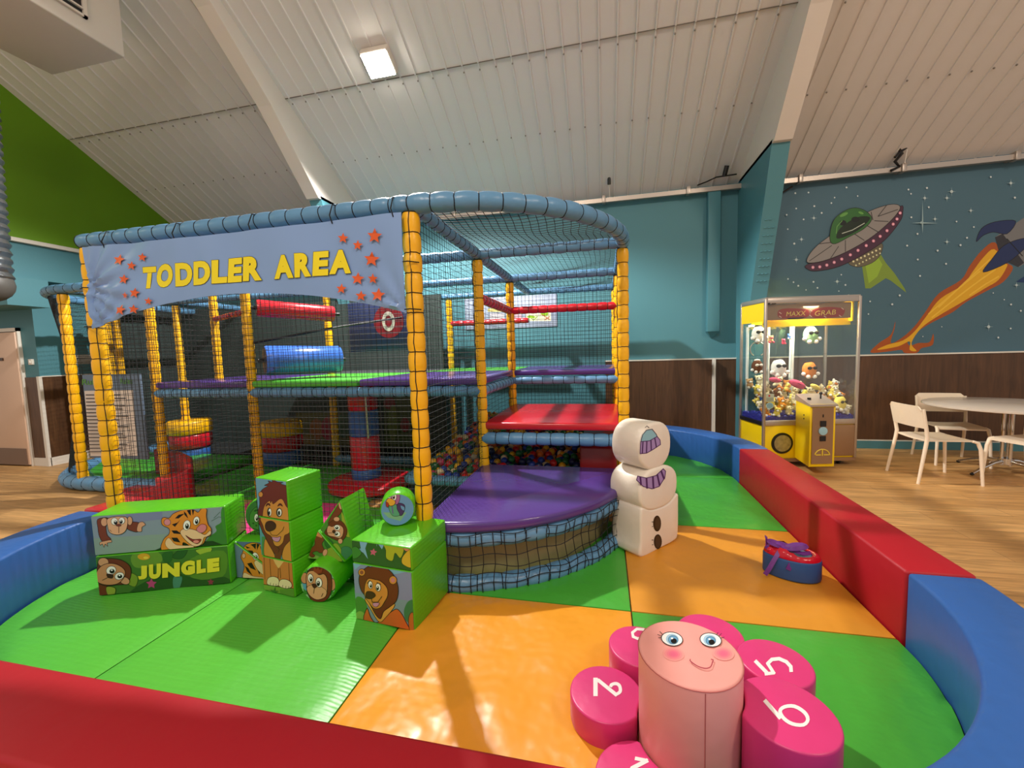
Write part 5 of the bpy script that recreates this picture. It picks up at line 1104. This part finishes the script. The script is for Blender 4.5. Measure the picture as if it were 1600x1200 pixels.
MB().box((gx0, gy0 + .012, .06), (gx1, gy1 - .01, .10), BRN).build('plinth', gm)
MB().box((2.43, gy0 + .005, .12), (gx1 - .015, gy0 + .022, .49), BRN, bev=.004).build('cash_door', gm)
mb = MB(); mb.sweep([(2.70, gy0 + .006, .455), (2.70, gy0 - .012, .455)], .012, mat('brass', '#b89038', .3, metal=.9), 12); mb.build('door_lock', gm)
mb = MB(); Mx = Matrix.Translation((2.14, gy0 + .02, .285)) @ Matrix.Rotation(R(90), 4, 'X'); mb.lathe([(.125, 0), (.125, .010), (.10, .012)], M_BLACK, sides=32, M=Mx); mb.build('prize_door_ring', gm)
mb = MB(); mb.lathe([(.098, .006), (.098, .016)], mat('prize_flap', '#a39a82', .25, metal=.5, noise=.5, nscale=25), sides=32, M=Mx); mb.build('prize_flap', gm)
fw = .028
for x in (gx0, gx1 - fw):
    for y in (gy0, gy1 - fw): MB().box((x, y, .10), (x + fw, y + fw, 1.98), M_ALU, bev=.003).build('corner_post', gm)
for lo, hi, M_ in (((gx0 + fw, gy0, .50), (gx1 - fw, gy0 + fw, .56), M_ALU), ((gx0, gy0 + fw, .50), (gx0 + fw * .7, gy1 - fw, .545), M_BLACK), ((gx0 + fw, gy0, 1.92), (gx1 - fw, gy0 + fw, 1.98), M_ALU), ((gx0, gy0 + fw, 1.94), (gx0 + fw, gy1 - fw, 1.98), M_ALU), ((gx1 - fw, gy0 + fw, 1.94), (gx1, gy1 - fw, 1.98), M_ALU)): MB().box(lo, hi, M_, bev=.003).build('cross_bar', gm)
MB().box((gx0 + .01, gy0 + .01, 1.98), (gx1 - .01, gy1 - .01, 1.995), M_ALU).build('roof_panel', gm)
MB().box((gx0 + fw, gy0 + .010, .56), (gx1 - fw, gy0 + .014, 1.92), GLS).build('front_glass', gm)
MB().box((gx0 + .010, gy0 + fw, .545), (gx0 + .014, gy1 - fw, 1.70), GLS).build('side_glass', gm); MB().box((gx1 - .014, gy0 + fw, .545), (gx1 - .010, gy1 - fw, 1.94), GLS).build('side_glass', gm); MB().box((gx0 + fw, gy1 - .012, .56), (gx1 - fw, gy1 - .008, 1.92), GLS).build('back_glass', gm)
MB().box((gx0 + .006, gy0 + fw, 1.72), (gx0 + .018, gy1 - fw, 1.945), YM).build('side_header', gm)
MB().box((gx0 + fw, gy0 + .04, 1.735), (gx1 - .09, gy0 + .055, 1.915), BRN).build('header_panel', gm)
mb = MB(); mb.box((gx0 + .06, gy0 + .12, 1.66), (gx1 - .03, gy0 + .16, 1.76), YM); mb.box((gx1 - .06, gy0 + .06, 1.70), (gx1 - .045, gy1 - .1, 1.93), YM); mb.box((gx0 + .05, gy1 - .2, 1.70), (gx1 - .05, gy1 - .18, 1.9), YM); mb.build('inner_header', gm)
LT = mat('machine_tube_light', '#fff2d8', .3, emit=9); mb = MB(); mb.box((gx0 + .08, gy0 + .20, 1.86), (gx1 - .1, gy0 + .23, 1.885), LT); mb.box((gx0 + .03, gy0 + .3, 1.68), (gx0 + .045, gy1 - .15, 1.70), LT); mb.build('tube_lights', gm)
lc = GT @ Vector(((gx0 + gx1) / 2, (gy0 + gy1) / 2 - .03, 1.88)); l_ = area('machine_light', lc, 42, (1, .93, .80), .45, (lc.x, lc.y, .5))
cg = (1140, 470, 7.619); p = gpic(.0395, cg, .0006, 'printed_header')
p.shape([(570, 170), (590, 110), (700, 90), (900, 100), (950, 130), (940, 180), (860, 210), (700, 212), (600, 205)], '#9c2c20', 0); p.shape([(960, 160), (1010, 100), (1150, 75), (1290, 80), (1370, 100), (1350, 170), (1290, 190), (1100, 205), (1000, 200)], '#9c2c20', 0); p.fill([(680, 205), (900, 195), (860, 215), (700, 220)], '#2c2018')
p.text('MAXX', (672, 185), (905, 172), (672, 132), '#f0d060', offset=0, shear=.15); p.text('GRAB', (1012, 180), (1262, 162), (1012, 122), '#f0d060', offset=0, shear=.15)
for x, y in ((600, 145), (600, 190), (965, 115), (960, 180), (1340, 95), (1310, 180), (1130, 190)): p.line([(x - 12, y - 8), (x + 12, y + 8)], 9, '#e8c8b0')
gend(p)
p = gpic(-.0005, cg, .0004, 'maker_plate'); p.fill([(455, 25), (485, 22), (480, 50), (455, 50)], '#3a3632'); p.fill([(500, 28), (553, 26), (553, 44), (500, 46)], '#4a443e'); gend(p)
p = gpic(.0085, (1140, 540, 10), .0004, 'window_stickers'); p.fill([(560, 755), (695, 755), (695, 880), (560, 880)], '#b9c4b0'); p.ell(620, 785, 16, 16, '#b83a3a', 0)
for k in range(4): p.line([(575, 820 + k * 14), (680, 820 + k * 14)], 5, '#5a6458')
p.ell(625, 938, 58, 50, '#a9cdd0', 0); p.ell(625, 938, 48, 41, '#7fa8b8', 0); gend(p)
gm_kids = set(gm.children)
DX = 0
# control box
cb = (2.28, 5.28)
mb = MB(); Pb = [(2.16, 5.60), (2.16, 5.42), (2.20, 5.24), (2.44, 5.24), (2.44, 5.60)]
mb.prism(Pb[::-1] if False else [(2.28, 5.60), (2.175, 5.205), (2.445, 5.205), (2.55, 5.60)], .115, .80, YM, bev=.003); ctl = mb.build('control_box', gm)
mb = MB(); mb.add([(2.27, 5.605, .87), (2.165, 5.185, .795), (2.455, 5.185, .795), (2.56, 5.605, .87), (2.27, 5.605, .80), (2.165, 5.185, .775), (2.455, 5.185, .775), (2.56, 5.605, .80)], [(0, 1, 2, 3), (7, 6, 5, 4), (0, 4, 5, 1), (1, 5, 6, 2), (2, 6, 7, 3), (3, 7, 4, 0)], mat('control_top', '#b8aaa0', .3, metal=.5)); o = mb.build('control_top', gm); 
mb = MB(); mb.box((2.195, 5.192, .15), (2.415, 5.20, .765), BRN); mb.build('coin_panel', gm)
mb = MB(); mb.box((2.275, 5.183, .56), (2.335, 5.193, .62), M_BLACK); mb.box((2.275, 5.183, .40), (2.335, 5.193, .455), M_BLACK); mb.box((2.30, 5.186, .66), (2.308, 5.193, .69), M_BLACK); mb.build('coin_slots', gm)
mb = MB(); Mx = Matrix.Translation((2.305, 5.195, .51)) @ Matrix.Rotation(R(90), 4, 'X'); mb.lathe([(.045, 0), (.045, .012), (.038, .014)], mat('coin_badge', '#9cc8d4', .3), sides=24, M=Mx); mb.build('coin_badge', gm)
mb = MB(); Y_ = mat('emblem_yellow', '#e8d040', .4)
mb.sweep([(2.305 + .08 * math.cos(R(a)), 5.19, .235 + .075 * math.sin(R(a))) for a in range(10, 171, 12)], .006, Y_, 6); mb.box((2.30, 5.186, .24), (2.31, 5.193, .31), Y_); mb.box((2.235, 5.186, .245), (2.29, 5.193, .255), Y_); mb.box((2.32, 5.186, .245), (2.375, 5.193, .255), Y_); mb.build('emblem', gm)
def on_ctop(x, y, dz=0): return (x, y, .795 + (y - 5.185) * (.075 / .42) + dz)
mb = MB(); mb.sweep([on_ctop(2.28, 5.38), on_ctop(2.28, 5.38, .02)], .018, M_BLACK, 14); mb.sweep([on_ctop(2.42, 5.40), on_ctop(2.42, 5.40, .05)], .008, M_BLACK, 10); mb.ball(on_ctop(2.42, 5.40, .06), .017, M_BLACK); mb.build('joystick_and_button', gm)
mb = MB(); mb.ball((2.218, 5.36, .66), .010, M_BLACK, 8, 6); mb.ball((2.218, 5.36, .62), .010, M_BLACK, 8, 6); mb.build('side_bolts', gm)
for o in gm.children:
    if o not in gm_kids: o.data.transform(Matrix.Translation((DX, 0, 0)))
for x, y in ((2.02, 5.70), (2.86, 5.70), (2.02, 6.05), (2.86, 6.05)):
    mb = MB(); Mx = Matrix.Translation((x - .012, y, .032)) @ Matrix.Rotation(R(90), 4, 'Y'); mb.lathe([(.026, 0), (.031, .004), (.031, .022), (.026, .026)], M_BLACK, sides=18, M=Mx); mb.box((x - .018, y - .02, .03), (x + .018, y + .02, .062), M_BLACK); mb.build('castor', gm)
# clear shelf posts and claw inside
CLR = mat('clear_acrylic', '#dfe6e4', .15, spec=.6); 
mb = MB(); 
for x, y in ((2.17, 5.98), (2.47, 5.98), (1.965, 6.08), (2.52, 6.1)): mb.sweep([(x, y, .6), (x, y, 1.68)], .016, CLR, 12)
mb.box((1.95, 5.84, 1.315), (2.90, 6.13, 1.322), GLS); mb.box((1.95, 5.84, 1.02), (2.60, 6.13, 1.027), GLS); mb.build('inner_shelves', gm)
mb = MB(); mb.sweep([(2.02, 5.95, 1.66), (2.02, 5.95, 1.50)], .012, M_ALU, 8); mb.sweep([(2.02 + .09 * math.cos(R(a)), 5.95, 1.40 + .09 * math.sin(R(a))) for a in range(-60, 241, 15)], .006, M_ALU, 6); mb.ball((2.02, 5.95, 1.49), .03, M_ALU); mb.build('claw', gm)
mb = MB(); mb.box((gx0 + .03, gy0 + .03, .521), (gx1 - .03, gy1 - .03, .60), mat('blue_filler', '#2a2f9c', .5, noise=.4, nscale=40, bump=.9, bscale=60)); 
rnd = random.Random(8)
for i in range(260): mb.ball((rnd.uniform(gx0 + .04, gx1 - .05), rnd.uniform(gy0 + .035, gy0 + .5), .60), rnd.uniform(.012, .020), mat('blue_filler_ball', '#3a44b4', .3), 6, 4)
mb.v = [GT @ v for v in mb.v]; f_ = mb.build('blue_filler_balls', None, loc=(2.4, 5.7, .52)); tag(f_, 'layer of small blue filler pieces under the plush toys', 'filler', kind='stuff')
gm.matrix_world = GT @ Matrix.Translation(gm.location)
# plush toys
PC = {'yellow': '#f0dc6a', 'cream': '#efe2bc', 'white': '#f2f0ea', 'brown': '#6b4028', 'orange': '#e08a34', 'black': '#1c1a1a', 'pink': '#d8486c', 'blue': '#3a6ab8', 'tan': '#c9a070', 'green': '#9fd0a0'}
PM = {k: mat('plush_' + k, v, .9, bump=.5, bscale=90) for k, v in PC.items()}
def plush(x, y, z, s, c1, c2, label, kind='bear', rz=0, tilt=0, c3='black', group=None):
    t = thing('plush_toy', label, 'plush toy', (x, y, z), group=group); M = Matrix.Translation((x, y, z)) @ Matrix.Rotation(rz, 4, 'Z') @ Matrix.Rotation(tilt, 4, 'Y') @ Matrix.Scale(s, 4)
    def bl(mb, c, r_, m, sc=(1, 1, 1)): mb.ball(M @ Vector(c), r_ * s, m, 14, 10, sc, Matrix.Rotation(rz, 3, 'Z') @ Matrix.Rotation(tilt, 3, 'Y'))
    if kind == 'glasses':
        mb = MB(); bl(mb, (0, 0, 1.0), .85, PM[c1], (.95, .8, 1.3)); mb.build('body', t)
        mb = MB(); bl(mb, (-.32, -.60, 1.25), .28, PM[c3], (1.1, .4, .75)); bl(mb, (.32, -.60, 1.25), .28, PM[c3], (1.1, .4, .75)); bl(mb, (0, -.66, 1.30), .12, PM[c3], (1.6, .5, .3)); mb.build('sunglasses', t)
        mb = MB(); bl(mb, (-.4, -.45, .15), .26, PM[c2]); bl(mb, (.4, -.45, .15), .26, PM[c2]); bl(mb, (-.9, -.3, .5), .24, PM[c2]); bl(mb, (.9, -.3, .5), .24, PM[c2]); mb.build('paws', t)
        mb = MB(); bl(mb, (0, .05, 2.0), .40, PM[c3], (1.2, .8, .5)); mb.build('cap', t)
    elif kind == 'long':
        mb = MB(); bl(mb, (0, 0, .5), .5, PM[c1], (2.2, 1, .95)); mb.build('body', t); mb = MB(); bl(mb, (-.1, -.5, .55), .09, PM[c3], (3, .3, .4)); bl(mb, (1.0, -.2, .4), .2, PM[c3], (1, .6, .6)); mb.build('markings', t)
    else:
        mb = MB(); bl(mb, (0, 0, .55), .58, PM[c1], (1, .85, 1)); mb.build('body', t)
        mb = MB(); bl(mb, (0, -.08, 1.25), .5, PM[c1], (1.1, .9, .95)); bl(mb, (-.42, 0, 1.6), .18, PM[c1]); bl(mb, (.42, 0, 1.6), .18, PM[c1]); mb.build('head', t)
        mb = MB(); bl(mb, (0, -.5, 1.15), .22, PM[c2], (1.2, .7, .8)); mb.build('muzzle', t)
        mb = MB(); bl(mb, (-.2, -.5, 1.38), .08, PM['black']); bl(mb, (.2, -.5, 1.38), .08, PM['black']); mb.build('eyes', t)
        mb = MB(); bl(mb, (-.42, -.42, .2), .25, PM[c2]); bl(mb, (.42, -.42, .2), .25, PM[c2]); mb.build('paws', t)
    return t
def put(px, py, Y, s, *a, **k):
    d = .075 + (Y - 5.70) * .62; s *= 1.12 if a[3] == 'glasses' else .95; w_ = onplane(px, py, GT @ Vector((2, gy0 + d, 0)), GN); k['rz'] = k.get('rz', 0) + GA
    lo = GT.inverted() @ w_; m = s * 1.0 + .02; lo.x = min(max(lo.x, gx0 + m), gx1 - m); lo.y = min(lo.y, gy1 - m); lo.z = max(lo.z, .60); w_ = GT @ lo
    return plush(w_.x, w_.y, w_.z, s, *a, **k)
put(1160, 535, 6.12, .085, 'white', 'white', 'white plush with sunglasses on the upper shelf at the left of the machine', 'glasses')
put(1216, 588, 5.98, .092, 'white', 'white', 'white plush with sunglasses in the middle of the machine', 'glasses')
put(1264, 590, 5.98, .085, 'orange', 'white', 'orange plush with sunglasses right of the white plush in the machine', 'glasses')
put(1168, 583, 6.1, .070, 'brown', 'white', 'brown plush with white glasses on the lower left shelf', 'glasses', c3='white')
put(1266, 536, 6.05, .088, 'green', 'white', 'green patterned plush on the upper shelf of the machine', 'glasses')
put(1204, 536, 6.0, .055, 'tan', 'pink', 'grey-tan plush with pink paws on the upper shelf', 'bear'); put(1224, 538, 5.95, .040, 'pink', 'pink', 'small pink plush at the foot of the upper shelf', 'bear'); put(1233, 530, 6.1, .04, 'blue', 'white', 'small pale blue plush behind the pink one on the upper shelf', 'bear')
put(1243, 606, 5.80, .10, 'pink', 'pink', 'long pink plush lying slanted across the toy pile', 'long', tilt=.45); put(1210, 598, 5.85, .07, 'pink', 'pink', 'dark pink plush lying behind the long pink one', 'long', tilt=.2)
put(1272, 608, 5.80, .062, 'yellow', 'orange', 'yellow and orange plush at the lower end of the long pink one', 'long', tilt=.5, c3='orange')
put(1312, 641, 5.74, .075, 'yellow', 'white', 'yellow plush with sunglasses at the right of the machine', 'glasses', rz=.3)
put(1158, 636, 5.85, .07, 'blue', 'white', 'blue capped plush at the left bottom of the toy pile', 'bear')
rnd = random.Random(21); LB = []
spots = [(1172, 610, 6.0), (1186, 606, 6.0), (1176, 628, 5.9), (1188, 634, 5.8), (1180, 645, 5.75), (1194, 622, 5.85), (1204, 628, 5.76), (1216, 612, 5.85), (1222, 628, 5.78), (1232, 640, 5.72), (1212, 645, 5.70), (1240, 626, 5.82), (1252, 640, 5.76), (1262, 630, 5.82), (1274, 640, 5.78), (1286, 622, 5.84), (1296, 612, 5.95), (1300, 630, 5.82), (1308, 618, 5.95), (1322, 608, 5.95), (1326, 622, 5.9), (1284, 606, 6.05), (1296, 602, 6.1), (1318, 600, 6.1), (1330, 632, 5.85), (1198, 604, 6.05), (1228, 604, 6.05), (1162, 618, 6.05), (1166, 650, 5.72), (1292, 594, 6.2), (1310, 586, 6.2), (1325, 590, 6.25), (1300, 575, 6.25), (1246, 590, 6.2), (1192, 590, 6.2)]
cols = ['yellow', 'cream', 'yellow', 'white', 'tan', 'cream', 'yellow', 'brown', 'orange', 'cream']
spots = [q for q in spots if q[1] > 599]
for i, (x, y, Y) in enumerate(spots):
    c = cols[i % 10] if y > 598 else ['brown', 'tan', 'brown'][i % 3]; c2 = rnd.choice(['white', 'cream', 'orange'])
    where = 'left end' if x < 1195 else 'middle' if x < 1265 else 'right part'; hgt = 'at the back' if Y > 6 else 'in the heap' if Y > 5.8 else 'against the front glass'
    g = f'{c} plush toys {hgt} of the machine, {where}'
    put(x, y + 8, Y, rnd.uniform(.064, .082), c, c2, f'small {c} plush toy {hgt}, {where} of the grabber machine', 'bear', rz=rnd.uniform(-.7, .7), tilt=rnd.uniform(-.6, .6), group=g)
zones = {}
for i in range(34):
    lx = gx0 + .10 + (i % 9) * .115 + rnd.uniform(-.02, .02); row_ = i // 9; ly = gy0 + .12 + row_ * .115
    if i == 4: continue
    zz = .605 + row_ * .085 + rnd.uniform(-.01, .02) + (.05 if lx < 2.35 else 0); w_ = GT @ Vector((lx, ly, zz)); c = rnd.choice(['yellow', 'cream', 'white', 'yellow', 'tan', 'orange', 'cream']); c2 = rnd.choice(['white', 'cream'])
    where = 'left third' if i % 9 < 3 else 'middle third' if i % 9 < 6 else 'right third'; rw = ['front row', 'second row', 'third row', 'last row'][row_]
    plush(w_.x, w_.y, w_.z, rnd.uniform(.066, .082), c, c2, f'{c} plush toy in the {rw} of the heap, {where} of the grabber machine', 'bear', rz=GA + rnd.uniform(-.8, .8), tilt=rnd.uniform(-.9, .9), group=f'{c} plush toys, {rw}, {where}')

# ================================================================== TABLE AND CHAIRS
CH = mat('chair_white', '#efdfc8', .42, bump=.05, bscale=30)
def chair(label, x, y, rz, group=None):
    t = thing('cafe_chair', label, 'chair', (0, 0, 0)); W, D, Hs = .225, .215, .45
    # seat with a waterfall front edge
    mb = MB(); nx, ny = 12, 12; vs = []
    for s_ in (0, 1):
        for j in range(ny + 1):
            for i in range(nx + 1):
                u = i / nx * 2 - 1; v = j / ny; x_ = u * (W - .012 * (1 - v)); y_ = -D + 2 * D * v
                z = Hs - .012 * (1 - u * u) * min(1, v * 3) - (.02 * (1 - v / .12) ** 2 if v < .12 else 0) - s_ * .014; vs.append((x_, y_, z))
    n = (nx + 1) * (ny + 1); fs = []
    for j in range(ny):
        for i in range(nx):
            a = j * (nx + 1) + i; q = (a, a + 1, a + nx + 2, a + nx + 1); fs.append(q); fs.append(tuple(k + n for k in reversed(q)))
    rim = [i for i in range(nx + 1)] + [j * (nx + 1) + nx for j in range(1, ny + 1)] + [ny * (nx + 1) + i for i in range(nx - 1, -1, -1)] + [j * (nx + 1) for j in range(ny - 1, 0, -1)]
    fs += [(rim[(k + 1) % len(rim)], rim[k], rim[k] + n, rim[(k + 1) % len(rim)] + n) for k in range(len(rim))]
    mb.add(vs, fs, CH, True); mb.build('seat', t)
    mb = MB(); vs = []; nx, nz = 12, 6
    for s_ in (0, 1):
        for j in range(nz + 1):
            for i in range(nx + 1):
                u = i / nx * 2 - 1; v = j / nz; cr = .04 * max(0, abs(u) - .85) / .15 * (1 if v in (0, 1) else 0)
                z = .565 + .225 * v; z += -cr if v == 1 else 0
                vs.append((u * .235, D + .02 + .045 * v + .022 * (1 - u * u) + s_ * .014, z))
    n = (nx + 1) * (nz + 1); fs = []
    for j in range(nz):
        for i in range(nx):
            a = j * (nx + 1) + i; q = (a, a + nx + 1, a + nx + 2, a + 1); fs.append(tuple(reversed(q))); fs.append(tuple(k + n for k in q))
    rim = [i for i in range(nx + 1)] + [j * (nx + 1) + nx for j in range(1, nz + 1)] + [nz * (nx + 1) + i for i in range(nx - 1, -1, -1)] + [j * (nx + 1) for j in range(nz - 1, 0, -1)]
    fs += [(rim[k], rim[(k + 1) % len(rim)], rim[(k + 1) % len(rim)] + n, rim[k] + n) for k in range(len(rim))]
    mb.add(vs, fs, CH, True); mb.build('backrest', t)
    for s in (-1, 1):
        mb = MB(); mb.sweep([(s * .235, -D - .035, 0), (s * .222, -D - .012, .36), (s * .218, -D + .012, .428), (s * .212, -D + .05, .440)], [.013, .016, .017, .014], CH, 12); mb.build('leg', t)
        mb = MB(); mb.sweep([(s * .238, D + .075, 0), (s * .222, D + .012, .40), (s * .222, D + .004, .47), (s * .226, D + .018, .56), (s * .230, D + .052, .76)], [.013, .017, .017, .016, .013], CH, 12); mb.build('leg', t)
    t.location = (x, y, 0); t.rotation_euler.z = rz; return t
chair('white moulded cafe chair at the left side of the table, back to the machine', 3.385, 5.125, R(90))
chair('white moulded cafe chair behind the table, facing the camera', 4.02, 5.86, R(-10))
chair('white moulded cafe chair at the right edge, mostly out of frame', 4.12, 5.00, R(-72))
tb_ = thing('round_table', 'round white-topped table with a chrome pedestal among white chairs', 'table', (4.22, 5.42, 0)); tc_ = (4.22, 5.42, 0)
TT = mat('table_top', '#cbbfb2', .25, noise=.06, nscale=6); MB().lathe([(.66, .718), (.675, .724), (.675, .742), (.668, .747)], TT, c=tc_, sides=56).build('table_top', tb_)
mb = MB()
for a in (40, 160, 280): mb.sweep([(tc_[0] + .035 * math.cos(R(a)), tc_[1] + .035 * math.sin(R(a)), .08), (tc_[0] + .035 * math.cos(R(a)), tc_[1] + .035 * math.sin(R(a)), .70)], .016, M_CHROME, 14)
mb.lathe([(.06, .10), (.06, .16)], M_CHROME, c=tc_, sides=20); mb.lathe([(.18, .705), (.18, .718)], M_CHROME, c=tc_, sides=24); mb.build('pedestal', tb_)
for a in (20, 110, 200, 290):
    mb = MB(); d = Vector((math.cos(R(a)), math.sin(R(a)), 0)); b = Vector(tc_)
    mb.sweep([b + d * .03 + Vector((0, 0, .13)), b + d * .15 + Vector((0, 0, .12)), b + d * .30 + Vector((0, 0, .07)), b + d * .42 + Vector((0, 0, .022))], [.02, .018, .016, .013], M_CHROME, 10); lg = mb.build('leg', tb_)
    mb = MB(); mb.ball(b + d * .425 + Vector((0, 0, .014)), .018, M_BLACK, 10, 6, (1, 1, .75)); k = mb.build('foot', tb_); k.parent = lg
